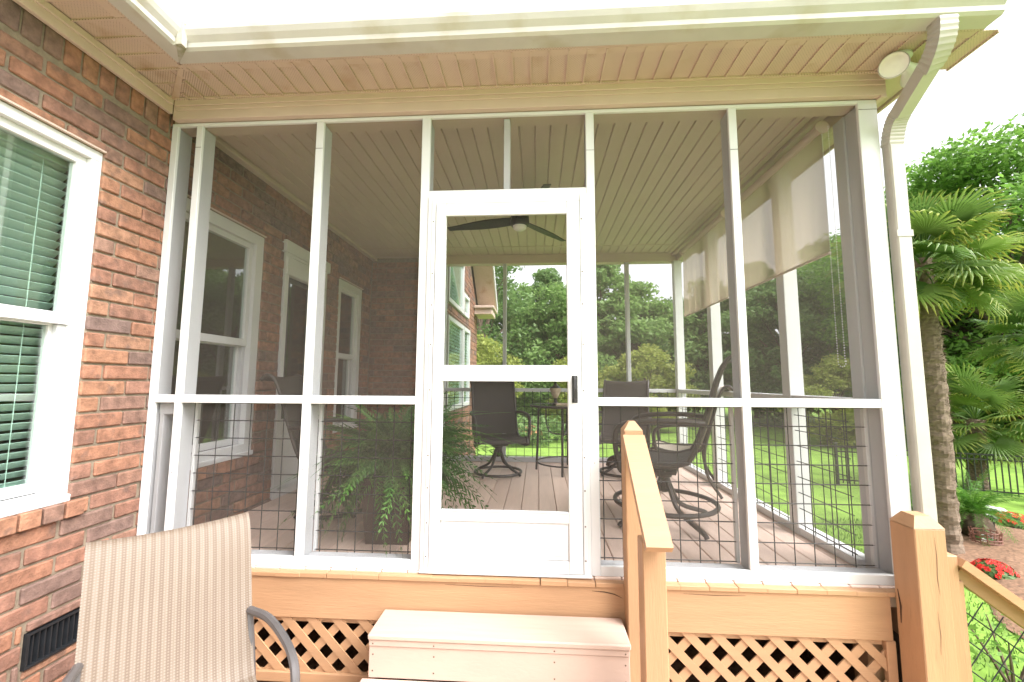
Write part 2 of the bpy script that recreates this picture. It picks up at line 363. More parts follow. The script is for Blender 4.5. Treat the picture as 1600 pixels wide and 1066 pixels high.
# running bond below and above, soldiers on top outside, rowlock sill under the windows
sillz = .425-CH
sills = [(-1.36, -.30, sillz, .425), (.004, .985, sillz, .425), (2.15, 2.91, sillz+.005, .43)]
allb = bricks_on(-3.6, 3.10, Z0, 2.40+CH, OPEN+sills)+bricks_on(.0, 3.10, Z0+CH*math.floor((2.401+CH-Z0)/CH), 2.67, [])
back = [(a, b, c, d) for a, b, c, d in bricks_on(0, .93, 0-CH, 2.66, [], .07)]
def vis_key(y, z): p = Vector((0, y, z)); return (p-CAM).length
ext = [q for q in allb if q[1] > -1.02 and q[0] < 0]
inn = sorted([q for q in allb if q[0] >= 0 and q[2] > -.05], key=lambda q: vis_key((q[0]+q[1])/2, (q[2]+q[3])/2))
NB = 0; single = []
for q in ext + inn:
    if len(single) < 268: single.append(q)
rest = [q for q in allb if q not in set(single)]
for a, b, c, d in single:
    obj('brick', brickmesh(b-a, d-c, .09, 0), 'brick', wall, loc=(random.uniform(-.005, .003), (a+b)/2, (c+d)/2), rot=(random.uniform(-.008, .008), 0, random.uniform(-.008, .008)))
jb = B()
for a, b, c, d in rest: jb.box(-.09, random.uniform(-.003, .002), a, b, c, d)
y = -3.6
while y < 3.05:                                        # soldier course
    if -1.05 < y < -.02 or 0 <= y: 
        pass
    y += CH
sol = []
y = -3.59
while y < 0-.02: sol.append((y+JT/2, min(y+CH, -.004)-JT/2)); y += CH
for a, b in sol:
    if a > -1.0: obj('brick', brickmesh(b-a, .225, .09, 1), 'brick', wall, loc=(random.uniform(-.003, .001), (a+b)/2, 2.49+.108))
    else: jb.box(-.09, 0, a, b, 2.49, 2.71)
for a, b, c, d in sills:
    n = round((b-a)/.092)
    for i in range(n):
        y0, y1 = a+(b-a)*i/n+.005, a+(b-a)*(i+1)/n-.005
        if y1 > -.95 and y0 < 0: obj('brick', B().cbox(-.1, .022, y0, y1, c+.004, d-.004, .004), 'brick', wall)
        else: jb.box(-.1, .02, y0, y1, c+.004, d-.004)
obj('brick_field', jb, 'brick_j', wall, kind='stuff')
# short back wall of the porch (faces the camera)
bw = obj('back_wall', B().box(-.1, .97, 3.129, 3.25, GZ, 2.72), 'mortar', house)
jb = B()
for a, b, c, d in back: jb.box(a, b, 3.12+random.uniform(-.002, .003), 3.2, c, d)
obj('brick_field', jb, 'brick_j', bw, kind='stuff')
obj('inner_room', B().box(-4.2, -4.1, -4.2, 6.4, GZ, 3).box(-4.1, -.12, -4.3, -4.2, GZ, 3).box(-4.1, -.12, 3.3, 3.4, GZ, 3).box(-4.1, -.12, -4.2, 3.3, 2.72, 2.8).box(-4.1, -.12, -4.2, 3.3, -.1, 0), 'dark', house)
vn = obj('foundation_vent', B().box(-.06, -.03, -.475, -.235, -.265, -.11), 'vent', house)
vf = B()
for y0, y1, z0, z1 in ((-.473, -.462, -.262, -.113), (-.248, -.237, -.262, -.113), (-.462, -.248, -.262, -.252), (-.462, -.248, -.123, -.113)): vf.box(-.03, .004, y0, y1, z0, z1)
obj('vent_frame', vf, 'vent', vn)
for i in range(9): y = -.452+i*.0235; obj('louvre', B().poly([(-.028, y, -.252), (-.003, y+.006, -.252), (-.003, y+.011, -.252), (-.028, y+.005, -.252)], ex=(0, 0, .129)), 'vent', vn)

def ring(x0, x1, y0, y1, z0, z1, t, tb=None):           # picture-frame ring in the plane X
    tb = tb or t; b = B()
    b.cbox(x0, x1, y0, y1, z1-t, z1, .002).cbox(x0, x1, y0, y1, z0, z0+tb, .002).cbox(x0, x1, y0, y0+t, z0+tb, z1-t, .002).cbox(x0, x1, y1-t, y1, z0+tb, z1-t, .002)
    return b
def sash_window(y0, y1, z0, z1, casing=.055, blinds=None):
    wn = obj('window', ring(-.075, -.018, y0, y1, z0, z1, casing), 'trim', house)
    y0 += casing; y1 -= casing; z0 += casing; z1 -= casing; zm = 1.289
    obj('upper_sash', ring(-.085, -.045, y0, y1, zm-.028, z1, .042, .055), 'trim', wn); obj('lower_sash', ring(-.118, -.088, y0, y1, z0, zm+.012, .048), 'trim', wn)
    obj('pane', B().box(-.068, -.064, y0+.042, y1-.042, zm+.027, z1-.042), 'glass', wn); obj('pane', B().box(-.105, -.101, y0+.048, y1-.048, z0+.048, zm-.036), 'glass', wn)
    for yy in (y0, y1-.035): obj('inner_track', B().cbox(-.087, -.06, yy, yy+.035, z0, zm-.03, .002), 'lumber', wn)
    obj('sill', B().cbox(-.09, .002, y0-casing, y1+casing, z0-casing-.004, z0-casing+.03, .004), 'trim', wn)
    return wn
sash_window(*OPEN[0], casing=.05)
obj('lintel', B().box(-.09, .003, -1.30, -.357, 2.163, 2.171), 'cream', house)
for o in (OPEN[1], OPEN[3]):
    sash_window(*o, casing=.085)
    obj('lintel', B().box(-.09, .003, o[0], o[1], o[3]+.003, o[3]+.01), 'cream', house)
def blind(y0, y1, z0, z1, label, n):
    t = thing('window_blind', label, 'blind', (-.16, (y0+y1)/2, z0))
    me = B().cbox(-.024, .024, -(y1-y0)/2, (y1-y0)/2, -.0015, .0015, .001).mesh('slat')
    for i in range(n): obj('slat', me, 'blind', t, loc=(-.16, (y0+y1)/2, z0+.03+(z1-z0-.07)*i/(n-1)), rot=(0, math.radians(-42+random.uniform(-2, 2)), 0))
    obj('head_rail', B().cbox(-.19, -.13, y0, y1, z1-.035, z1), 'blind', t); obj('bottom_rail', B().cbox(-.18, -.14, y0, y1, z0, z0+.018), 'blind', t)
    for yy in (y0+.12, y1-.12, (y0+y1)/2): obj('ladder_cord', B().tube([(-.133, yy, z0), (-.133, yy, z1)], .002, 4), 'blind', t)
blind(-1.26, -.395, .49, 2.09, 'pale green slatted blind behind the window beside the metal vent', 36)
# porch door in the brick wall
dr = obj('door', ring(-.075, .012, 1.19, 1.91, .0, 2.16, .055).cbox(-.075, .03, 1.16, 1.94, 2.13, 2.24, .006), 'trim', house)
obj('door_leaf', ring(-.10, -.06, 1.245, 1.855, .03, 2.10, .10, .62), 'trim', dr); obj('pane', B().box(-.082, -.078, 1.345, 1.755, .65, 2.0), 'glass', dr)
obj('kick_panel', B().cbox(-.06, -.052, 1.33, 1.77, .13, .52, .003), 'trim', dr)
obj('blind_valance', B().cbox(-.05, .02, 1.2, 1.9, 1.94, 2.10, .008), 'trim', dr, label='white valance over the door glass')
obj('handle', B().lathe([(.0, 0), (.025, .005), (.025, .03), (.0, .045)], (-.06, 1.31, .98), 12, (1, 0, 0)), 'black', dr)
# frieze, soffit, gutter of the house eave
EO = .31
obj('frieze_board', B().cbox(0.004, .028, -4.2, -.033, 2.597, 2.68, .002).cbox(.028, .042, -4.2, -.045, 2.645, 2.68, .002), 'cream', house)
hs_ = obj('soffit', B().box(-.05, EO-.005, -4.2, -.312, 2.688, 2.70), 'soffit', house)
pm = B().box(-.134, .134, -.048, .048, -.002, .004).box(-.134, .134, .044, .052, -.013, -.002).mesh('soffit_panel')
y = -.02
while y > -2.4:
    y -= .105; e = min(.305, -y-.01)
    obj('soffit_panel', B().box(.042, e, y-.05, y+.05, 2.683, 2.689).box(.042, e, y+.046, y+.054, 2.676, 2.683) if e < .305 else pm, 'soffit', hs_, loc=None if e < .305 else (.176, y, 2.686))
obj('fascia', B().cbox(EO, EO+.018, -4.2, -EO-.02, 2.672, 2.80, .002).cbox(EO-.05, EO-.002, -4.2, -EO, 2.676, 2.685, .002), 'soffit', house)
obj('roof', B().poly([(EO+.03, -4.2, 2.80), (EO+.03, -4.2, 2.83), (-4.4, -4.2, 5.4), (-4.4, -4.2, 5.36)], ex=(0, 7.6, 0)), 'slate', house)

# gable wing beyond the porch
XW = .97
WO = [(3.43, 5.24, .60, 1.90), (3.43, 5.11, 2.15, 2.50)]
wing = obj('wing_wall', B().poly([(XW-.012, 3.25, GZ), (XW-.012, 6.30, GZ), (XW-.012, 6.30, 2.52), (XW-.012, 3.25, 5.0)], ex=(-.1, 0, 0)), 'mortar', house)
jb = B()
bay = [(3.36, 5.31, .53, 1.97), (3.36, 4.62, 2.09, 3.62), (4.6, 5.2, 2.09, 2.56)]
for a, b, c, d in bricks_on(3.26, 6.31, GZ+.02, 4.9, bay):
    b = min(b, 6.31)
    zl = 2.52+(6.30-b)*.82
    if d < zl-.03: jb.box(XW-.09, XW+random.uniform(-.003, .003), a, b, c, d)
for a, b, c, d in bay[:1]:
    n = 22
    for i in range(n): jb.box(XW-.05, XW+.02, a+(b-a)*i/n+.004, a+(b-a)*(i+1)/n-.004, c-.09, c-.005)
obj('brick_field', jb, 'brick_j', wing, kind='stuff')
def wing_window(y0, y1, z0, z1, zr=None):
    x0 = XW-.011; zr = zr or z1
    wn = B(); t = .06
    wn.box(x0, XW+.03, y0, y0+t, z0, z1).box(x0, XW+.03, y1-t, y1, z0, zr).box(x0, XW+.03, y0+t, y1-t, z0, z0+t)
    wn.poly([(x0, y0+t, z1-t), (x0, y0+t, z1), (x0, y1-t, zr), (x0, y1-t, zr-t)], ex=(XW+.03-x0, 0, 0))
    o = obj('window', wn, 'trim', wing)
    obj('pane', B().poly([(XW-.002, y0+t, z0+t), (XW-.002, y1-t, z0+t), (XW-.002, y1-t, zr-t), (XW-.002, y0+t, z1-t)], ex=(.006, 0, 0)), 'glass', o)
    bl = B(); k = int((zr-z0-2*t)/.05)
    for i in range(k): bl.box(x0+.001, XW-.004-.003, y0+t, y1-t, z0+t+.01+i*.05, z0+t+.046+i*.05)
    obj('blind', bl, 'blind', o)
wing_window(3.38, 4.58, .58, 1.92); wing_window(4.62, 5.26, .58, 1.92)
wing_window(3.38, 4.56, 2.12, 3.75, 2.95); wing_window(4.6, 5.14, 2.12, 2.5, 2.5)
rk = B(); 
rk.poly([(XW+.005, 6.55, 2.46), (XW+.005, 6.55, 2.52), (XW+.005, 3.0, 5.431), (XW+.005, 3.0, 5.371)], ex=(.38, 0, 0))
rake = obj('rake_soffit', rk, 'soffit', house)
obj('rake_fascia', B().poly([(XW+.387, 6.6, 2.44), (XW+.387, 6.6, 2.60), (XW+.387, 3.0, 5.55), (XW+.387, 3.0, 5.39)], ex=(.02, 0, 0)), 'trim', rake)
obj('cornice_return', B().cbox(XW+.006, XW+.36, 5.85, 6.5, 2.33, 2.45, .006).cbox(XW+.006, XW+.40, 5.80, 6.56, 2.45, 2.50, .006), 'cream', house)
obj('wing_roof', B().poly([(XW+.41, 6.62, 2.57), (XW+.41, 6.62, 2.62), (XW+.41, 3.0, 5.58), (XW+.41, 3.0, 5.53)], ex=(-5, 0, 0)), 'slate', house)
obj('wing_end_wall', B().box(-4, XW-.02, 6.18, 6.29, GZ, 2.52), 'mortar', house)

# ------------------------------------------------------------------ screened porch
porch = thing('screened_porch', 'white framed screened porch with beige ceiling and orange skirt boards', 'porch', (2, 0, GZ))
pf = obj('floor', B().box(.0, 4.05, .0, 3.12, -.10, -.03), 'floor', porch)
for i in range(29):
    x = .006+i*.1395; obj('floor_board', B().cbox(x, x+.135, -.012, 3.115, -.028, 0, .004), 'floor', pf)
    obj('board_end', B().cbox(x-.001+random.uniform(-.004, .004), x+.137, -.052-random.uniform(0, .004), -.0125, -.030, -.006-random.uniform(0, .004), .002), 'orange', pf)
obj('fascia_board', B().cbox(.02, 3.93, -.043, -.008, -.235, -.032, .003), 'orange', porch)
for a, b in ((.05, .02), (3.85, .02), (3.85, 2.9), (2.0, .02)): obj('support_post', B().box(a, a+.1, b, b+.1, GZ, -.1), 'orangev', porch)
# ceiling
cl = obj('ceiling', B().box(.0, W+.06, .0, 3.12, CEIL+.012, CEIL+.03), 'ceil', porch)
cbm = B().poly([(-.0485, 0, .012), (-.0485, 0, .006), (-.044, 0, 0), (.044, 0, 0), (.0485, 0, .006), (.0485, 0, .012)], ex=(0, 2.55, 0)).mesh('ceiling_board')
for i in range(38): obj('ceiling_board', cbm, 'ceil', cl, loc=(.13+i*.1015, .11, CEIL))
cbs = B().poly([(-.0485, 0, .012), (-.0485, 0, .006), (-.044, 0, 0), (.044, 0, 0), (.0485, 0, .006), (.0485, 0, .012)], ex=(0, .30, 0)).mesh('border_board')
for i in range(38): obj('border_board', cbs, 'ceil', cl, loc=(.13+i*.1015, 2.70, CEIL))
obj('ceiling_trim', B().cbox(.0, .065, .1, 3.12, CEIL-.03, CEIL+.01, .006).cbox(.065, 3.98, 2.66, 2.70, CEIL-.006, CEIL+.01, .003).cbox(3.93, 3.985, .1, 3.0, CEIL-.04, CEIL+.01, .006).cbox(3.88, 3.93, .1, 3.0, CEIL-.012, CEIL+.01, .003), 'ceil', cl)
obj('header_beam', B().cbox(.0, W+.06, .012, .115, ZTI+.003, CEIL+.006, .003), 'ceil', porch, label='front header beam')
obj('header_beam', B().cbox(.97, W+.06, 3.0, 3.12, 2.5275, CEIL+.006, .004), 'ceil', porch); obj('header_beam', B().cbox(3.99, W+.06, .12, 2.995, 2.5275, CEIL+.006, .004), 'ceil', porch)
# front frieze
obj('frieze_board', B().cbox(.03, 4.112, -.034, .010, 2.562, 2.68, .002).cbox(.046, 4.125, -.048, -.034, 2.64, 2.682, .002).cbox(.05, 4.118, -.041, -.034, 2.615, 2.64, .002), 'cream', porch)
obj('frieze_return', B().cbox(4.098, 4.13, -.03, 3.1, 2.55, 2.68, .002), 'cream', porch)
# soffit + fascia + roof
ps = obj('soffit', B().box(.0, 4.33, -EO, -.03, 2.688, 2.70).box(4.10, 4.33, -.03, 3.2, 2.688, 2.70), 'soffit', porch)
pm2 = B().box(-.048, .048, -.128, .128, -.002, .004).box(.044, .052, -.128, .128, -.013, -.002).mesh('soffit_panel')
x = .0
while x < 4.30: x += .0975; obj('soffit_panel', B().box(x-.046, x+.046, -.300 if x > .30 else -x, -.044, 2.684, 2.690).box(x+.042, x+.05, -.300 if x > .30 else -x, -.044, 2.672, 2.684) if x < .36 else pm2, 'soffit', ps, loc=None if x < .36 else (x, -.172, 2.686))
obj('valley_strip', B().poly([(.03, -.055, 2.682), (.055, -.03, 2.682), (EO+.03, -EO, 2.682), (EO, -EO-.03+.03, 2.682)], ex=(0, 0, -.006)), 'soffit', ps)
obj('soffit_trim', B().cbox(.06, 4.12, -.062, -.045, 2.672, 2.684, .002), 'soffit', porch)
obj('fascia', B().cbox(EO+.02, 4.35, -EO-.018, -EO, 2.672, 2.80, .002).cbox(EO, 4.34, -EO+.002, -EO+.045, 2.676, 2.685, .002).cbox(4.335, 4.355, -EO, 3.2, 2.672, 2.80, .002), 'soffit', porch)
obj('roof', B().poly([(.2, -.36, 2.795), (.2, -.36, 2.83), (.2, 3.3, 3.9), (.2, 3.3, 3.86)], ex=(4.17, 0, 0)), 'slate', porch)
obj('roof_gable', B().poly([(4.30, -.3, 2.80), (4.30, 3.2, 2.80), (4.30, 3.2, 3.83)], ex=(.03, 0, 0)), 'cream', porch)

def gutter(name, label, axis, a0, a1):
    pr = [(-.001, .0), (.075, .0), (.088, .012), (.09, .035), (.108, .06), (.118, .085), (.118, .105), (.108, .108), (.108, .098), (.085, .062), (.08, .012), (-.001, .01)]
    g = B()
    for k, a in enumerate((a0, a1)):
        for o_, z in pr:
            d = EO+.02+o_
            # the inner corner is mitred
            aa = a if not (k == 0) else (a0 if axis == 'Y' else 0)
            if axis == 'X': g.v.append(((d+.004 if k == 0 else a1), -d, 2.668+z))
            else: g.v.append((d, (-d-.004 if k == 0 else a1), 2.668+z))
    n = len(pr); g.f += [(i, (i+1) % n, n+(i+1) % n, n+i) for i in range(n)]
    if axis == 'X': g.f.append(tuple(range(n, 2*n)))
    return tag(obj(name, g, 'gutter'), label, 'gutter')
gutter('gutter', 'long cream gutter along the front edge of the porch roof', 'X', 0, 4.34)
gutter('gutter', 'cream gutter of the house eave meeting the porch gutter in a stained corner', 'Y', 0, -4.2)
tag(obj('gutter_corner', B().poly([(EO+.025, -EO-.025, 2.664), (EO+.15, -EO-.12, 2.664), (EO+.15, -EO-.15, 2.664), (EO+.12, -EO-.15, 2.664)], ex=(0, 0, .118)).box(EO+.09, EO+.145, -EO-.145, -EO-.142, 2.665, 2.79), 'moss'), 'stained box mitre where the two gutters meet', 'gutter corner')

# splits and weathering checks in the stained wood
def check(pts, parent, w_=.004, nrm=(0, -1, 0)):
    b = B(); n = Vector(nrm)
    for i, p in enumerate(pts): 
        p = Vector(p); k = w_*math.sin(PI*(i+.35)/(len(pts)-.3)); u_ = (Vector(pts[min(i+1, len(pts)-1)])-Vector(pts[max(i-1, 0)])).normalized().cross(n)
        b.v += [tuple(p+u_*k+n*.0012), tuple(p-u_*k+n*.0012)]
    for i in range(len(pts)-1): b.f.append((2*i, 2*i+1, 2*i+3, 2*i+2))
    return obj('wood_check', b, 'check', parent)
check([(2.50, -.043, -.052), (2.56, -.043, -.055), (2.61, -.043, -.064), (2.65, -.043, -.082)], porch, .0028)
check([(1.75, -.043, -.045), (1.95, -.043, -.048), (2.15, -.043, -.046)], porch, .0012)
check([(2.95, -.043, -.05), (3.1, -.043, -.053), (3.25, -.043, -.05)], porch, .0013)
# screen frame : front
fr = lambda n, x0, x1, z0, z1, y0=0, y1=.02: obj(n, B().cbox(x0, x1, y0, y1, z0, z1, .0025), 'trim', porch)
XU = [(0.0, .040), (.158, .197), (.911, .957), (1.553, 1.603), (2.503, 2.550), (3.300, 3.344), (3.997, 4.098)]
fr('top_rail', .0, 3.997, ZTI, ZT); 
for i, (a, b) in enumerate(XU):
    fr('post_cap', a, b, 0, ZTI-.0005 if i < 6 else ZT, -.001 if i in (3, 4) else 0, .02)
    dd = .11 if i not in (6,) else .105
    obj('stud', B().cbox(a+.004, b-.004, .0205, dd, .0, ZTI-.002, .003), 'lumber', porch)
obj('corner_post', B().cbox(3.99, 4.095, .106, .19, 0, 2.53, .003), 'lumber', porch)
for i in range(6):
    if i == 3: continue
    a, b = XU[i][1], XU[i+1][0]
    fr('mid_rail', a+.0005, b-.0005, ZM0, ZM1, .0005); obj('mid_stud', B().cbox(a, b, .021, .105, ZM0+.004, ZM1-.004, .003), 'lumber', porch)
    fr('bottom_rail', a+.0005, b-.0005, 0, ZB1, .0005); obj('bottom_plate', B().cbox(a, b, .021, .105, .001, .040, .003), 'lumber', porch)
    obj('screen', B().box(a-.003, b+.003, .0195, .0205, ZB1-.005, ZM0+.005), 'screen', porch); obj('screen', B().box(a-.003, b+.003, .0195, .0205, ZM1-.005, ZTI+.003), 'screen', porch)
obj('corner_block', B().cbox(.045, .15, .03, .11, .80, .866, .003).cbox(.05, .075, .03, .11, .04, .80, .003), 'lumber', porch)
for i, z in ((1, 2.40), (2, 2.37), (4, 2.31), (5, 2.29), (6, 2.5)):           # butt joints and screws of the white capping
    a, b = XU[i]; obj('joint', B().box(a+.001, b-.001, -.0016, .0, z, z+.002), 'check', porch)
    for z2 in (.45, 1.3, 1.75): obj('screw', B().lathe([(.0035, 0), (.002, .0015)], ((a+b)/2, -.0002, z2+i*.03), 6, (0, -1, 0)), 'grey_arm', porch)
# transom over the door
fr('transom_rail', 1.603, 2.503, 2.052, 2.092, .0005); obj('transom_stud', B().cbox(1.603, 2.503, .021, .105, 2.058, 2.088, .003), 'lumber', porch)
fr('transom_mullion', 2.032, 2.068, 2.092, ZTI, .03, .10)
obj('screen', B().box(1.6, 2.506, .0195, .0205, 2.088, ZTI+.003), 'screen', porch)
def wire_panel(name, p0, du, nu, nv, parent, s=.1016, umax=None, vmax=None, r=.0031):
    """welded wire grid: p0 corner, du horizontal unit vector; nu x nv cells"""
    g = B(); p0 = Vector(p0); du = Vector(du); up = Vector((0, 0, 1)); nrm = du.cross(up)
    umax = umax or nu*s; vmax = vmax or nv*s
    i = .03
    while i < umax: g.tube([p0+du*i, p0+du*i+up*vmax], r, 4); i += s
    j = .02
    while j < vmax: g.tube([p0+up*j+nrm*.004, p0+du*umax+up*j+nrm*.004], r, 4); j += s
    return obj(name, g, 'wire', parent)
for i in (1, 2, 4, 5):
    a, b = XU[i][1], XU[i+1][0]; wire_panel('wire_panel', (a+.008, .112, .03), (1, 0, 0), 0, 0, porch, umax=b-a-.016, vmax=.85)
    obj('panel_cleat', B().cbox(a+.0, a+.018, .1055, .13, .04, .868, .002).cbox(b-.018, b, .1055, .13, .04, .868, .002), 'trim', porch)
# right side
def side_post(y0, y1, x0=3.945, x1=4.04): obj('side_post', B().cbox(x0, x1, y0, y1, 0, 2.5275, .003), 'trim', porch)
SP = [(.19, .191), (.69, .78), (1.92, 2.01), (2.96, 3.05)]
for a, b in SP[1:]: side_post(a, b)
ysg = [(.19, .69), (.78, 1.92), (2.01, 2.96)]
for a, b in ysg:
    obj('mid_rail', B().cbox(3.95, 4.035, a, b, ZM0, ZM1, .003), 'trim', porch); obj('bottom_rail', B().cbox(3.95, 4.035, a, b, .001, .048, .003), 'trim', porch)
    obj('screen', B().box(4.036, 4.037, a, b, .0, 2.53), 'screen_far', porch)
    wire_panel('wire_panel', (3.955, a+.005, .05), (0, 1, 0), 0, 0, porch, umax=b-a-.01, vmax=.82)
obj('bottom_rail', B().cbox(3.99, 4.04, .1905, .6895, .049, .052, .001), 'trim', porch)
# back side
BX = [(.97, 1.04), (1.785, 1.83), (3.352, 3.398), (3.95, 4.04)]
for a, b in BX[:3]: obj('back_post', B().cbox(a, b, 3.01, 3.09, 0, 2.5275, .003), 'lumber', porch)
for i in range(3):
    a, b = BX[i][1], BX[i+1][0]
    obj('mid_rail', B().cbox(a, b, 3.02, 3.09, ZM0, ZM1, .003), 'lumber', porch); obj('bottom_rail', B().cbox(a, b, 3.02, 3.09, .001, .06, .003), 'lumber', porch)
    obj('screen', B().box(a, b, 3.0905, 3.0915, .0, 2.53), 'screen_far', porch)
    wire_panel('wire_panel', (a, 3.015, .06), (1, 0, 0), 0, 0, porch, umax=b-a, vmax=.82)
obj('light_block_panel', B().box(4.005, 4.03, .0, 3.1, GZ, -.236), 'bark', porch); obj('light_block_panel', B().box(.0, 4.0, 3.11, 3.13, GZ, -.236), 'bark', porch)  # added solid dark panels, shut out lawn and daylight so the crawl space stays dark
obj('skirt_board', B().cbox(4.0, 4.04, .0, 3.1, -.235, -.031, .003).cbox(.0, 4.0, 3.1, 3.13, -.235, -.031, .003), 'orange', porch)

# screen door
door = thing('screen_door', 'white aluminium screen door with kick panel and black pull handle', 'door', (2.05, 0, 0))
X0, X1 = 1.6035, 2.5025
obj('door_jamb', B().cbox(X0, 1.650, -.012, .016, .0, 2.0515, .003).cbox(2.462, X1, -.012, .016, .0, 2.0515, .003).cbox(1.650, 2.462, -.012, .016, 2.006, 2.0515, .003).cbox(1.628, 1.648, -.018, -.012, .01, 2.03, .002).cbox(2.464, 2.482, -.018, -.012, .01, 2.03, .002), 'trim', door)
leaf = obj('door_frame', B().cbox(1.652, 1.71, -.022, .010, .012, 2.003, .004).cbox(2.388, 2.46, -.022, .010, .012, 2.003, .004).cbox(1.71, 2.388, -.022, .010, 1.935, 2.003, .004).cbox(1.71, 2.388, -.022, .010, 1.005, 1.085, .004).cbox(1.71, 2.388, -.022, .010, .262, .318, .004).cbox(1.71, 2.388, -.022, .010, .012, .075, .004), 'trim', door)
obj('glazing_bead', ring(-.006, .0, 0, 1, 0, 1, .01).mesh() if False else B().cbox(1.71, 2.388, -.026, -.022, .998, 1.006, .001).cbox(1.71, 2.388, -.026, -.022, .315, .322, .001).cbox(1.71, 2.388, -.026, -.022, 1.93, 1.937, .001), 'trim', leaf)
obj('kick_panel', B().cbox(1.712, 2.386, -.014, -.002, .077, .260, .002).cbox(1.74, 2.358, -.017, -.014, .10, .237, .002), 'trim', door)
obj('screen', B().box(1.705, 2.39, -.0035, -.0025, 1.08, 1.94), 'screen_far', door); obj('screen', B().box(1.705, 2.39, -.0035, -.0025, .31, 1.01), 'screen_far', door)
hd = obj('handle', B().tube([(2.425, -.026, .90), (2.425, -.055, .915), (2.425, -.062, .96), (2.425, -.055, 1.005), (2.425, -.026, 1.02)], [1, .9, .8, .9, 1], flat=(.022, .014, (1, 0, 0))).cbox(2.41, 2.44, -.027, -.022, .885, 1.03, .002), 'black', door)
for z in (.08, .25, .43, .6, .95, 1.2, 1.42, 1.6, 1.9):
    for x in (1.638, 2.473): obj('screw', B().lathe([(.0045, 0), (.003, .003)], (x, -.0175, z), 8, (0, -1, 0)), 'check', door)
obj('threshold', B().cbox(X0, X1, -.03, .1, -.002, .011, .003), 'trim', door)

# ------------------------------------------------------------------ steps, handrail, newel, lattice
st = thing('porch_steps', 'pale pink composite steps in front of the screen door', 'steps', (2.04, -.3, DECK))
SX0, SX1 = 1.445, 2.636
obj('tread', B().cbox(SX0-.005, SX1+.005, -.275, -.056, -.194, -.168, .006), 'step', st); obj('tread', B().cbox(SX0-.03, SX1-.005, -.53, -.262, -.388, -.362, .006), 'step', st)
obj('nosing_strip', B().cbox(SX0, SX1, -.268, -.256, -.222, -.1945, .003), 'step', st); obj('riser', B().cbox(SX0, SX1, -.262, -.246, -.3615, -.2225, .003), 'step', st)
obj('riser', B().cbox(SX0-.02, SX1-.01, -.517, -.50, DECK, -.3885, .003), 'step', st)
obj('side_panel', B().box(SX0+.002, SX0+.03, -.245, -.06, DECK, -.195), 'step', st); obj('side_panel', B().box(SX1-.03, SX1-.002, -.245, -.06, DECK, -.195), 'step', st)
for x in (SX0+.02, 1.75, 2.30, SX1-.02):
    for z, y in ((-.21, -.2685), (-.26, -.2625), (-.33, -.2625)): obj('screw', B().lathe([(.004, 0), (.002, .001)], (x, y, z), 6, (0, -1, 0)), 'bark', st)
hr = thing('stair_handrail', 'orange stained wooden handrail with two posts beside the porch steps', 'handrail', (2.7, -.3, DECK))
p1 = B().cbox(2.657, 2.749, -.137, -.046, DECK, .755, .004); p1.poly([(2.657, -.137, .7552), (2.749, -.137, .7552), (2.749, -.046, .7552), (2.657, -.046, .7552)], ex=(0, 0, .0005))
k = len(p1.v); p1.v += [(2.657, -.137, .7555), (2.749, -.137, .7555), (2.749, -.046, .7555), (2.657, -.046, .7555), (2.688, -.107, .80), (2.718, -.107, .80), (2.718, -.077, .80), (2.688, -.077, .80)]
p1.f += [tuple(k+i for i in q) for q in ((0, 1, 5, 4), (1, 2, 6, 5), (2, 3, 7, 6), (3, 0, 4, 7), (4, 5, 6, 7))]
obj('post', p1, 'orangev', hr); obj('post', B().cbox(2.652, 2.745, -.475, -.385, DECK, .345, .004), 'orangev', hr)
a = Vector((2.70, -.140, .725)); b = Vector((2.70, -.545, .345))
obj('rail', B().tube([a, b], 1, flat=(.104, .034, (0, 0, 1))), 'orange', hr)
for p in (Vector((2.685, -.16, .727)), Vector((2.715, -.16, .727)), Vector((2.70, -.46, .446))): obj('screw', B().lathe([(.0045, -.004), (.0045, .0)], p, 6, (0, -.68, .73)), 'bark', hr)

nw = thing('corner_newel', 'thick orange wooden corner post with pointed top and sloping stair rail', 'newel post', (4.0, -.13, DECK))
nb = B().cbox(3.942, 4.078, -.192, -.056, DECK-.3, .335, .004); k = len(nb.v)
nb.v += [(3.942, -.192, .3353), (4.078, -.192, .3353), (4.078, -.056, .3353), (3.942, -.056, .3353), (3.975, -.160, .385), (4.045, -.160, .385), (4.045, -.088, .385), (3.975, -.088, .385)]
nb.f += [tuple(k+i for i in q) for q in ((0, 1, 5, 4), (1, 2, 6, 5), (2, 3, 7, 6), (3, 0, 4, 7), (4, 5, 6, 7))]
obj('post', nb, 'orangev', nw); obj('side_post', B().cbox(4.0785, 4.135, -.175, -.075, DECK-.3, .215, .004), 'orangev', nw); obj('trim_board', B().cbox(4.1355, 4.16, -.165, -.085, DECK-.3, .10, .003), 'orangev', nw)
check([(4.025, -.192, .30), (4.029, -.192, .22), (4.024, -.192, .12), (4.028, -.192, .05)], nw, .0012); check([(4.012, -.192, -.02), (4.016, -.192, -.12), (4.01, -.192, -.2)], nw, .001); check([(3.942, -.075, .02), (3.942, -.085, -.05), (3.942, -.08, -.13)], nw, .006, (-1, 0, 0))
sl_ = -.73
ra, rb = Vector((4.14, -.125, .19)), Vector((5.6, -.125, .19+1.46*sl_))
obj('top_rail', B().tube([ra, rb], 1, flat=(.14, .036, (0, 0, 1))), 'orange', nw); obj('sub_rail', B().tube([ra+Vector((0.02, 0, -.055)), rb+Vector((0, 0, -.055))], 1, flat=(.04, .07, (0, 0, 1))), 'orange', nw)
obj('bottom_post', B().cbox(5.5, 5.59, -.17, -.08, GZ, -.95, .004), 'orangev', nw)
wg = B(); dv = (rb-ra).normalized(); up = Vector((-dv.z, 0, dv.x))
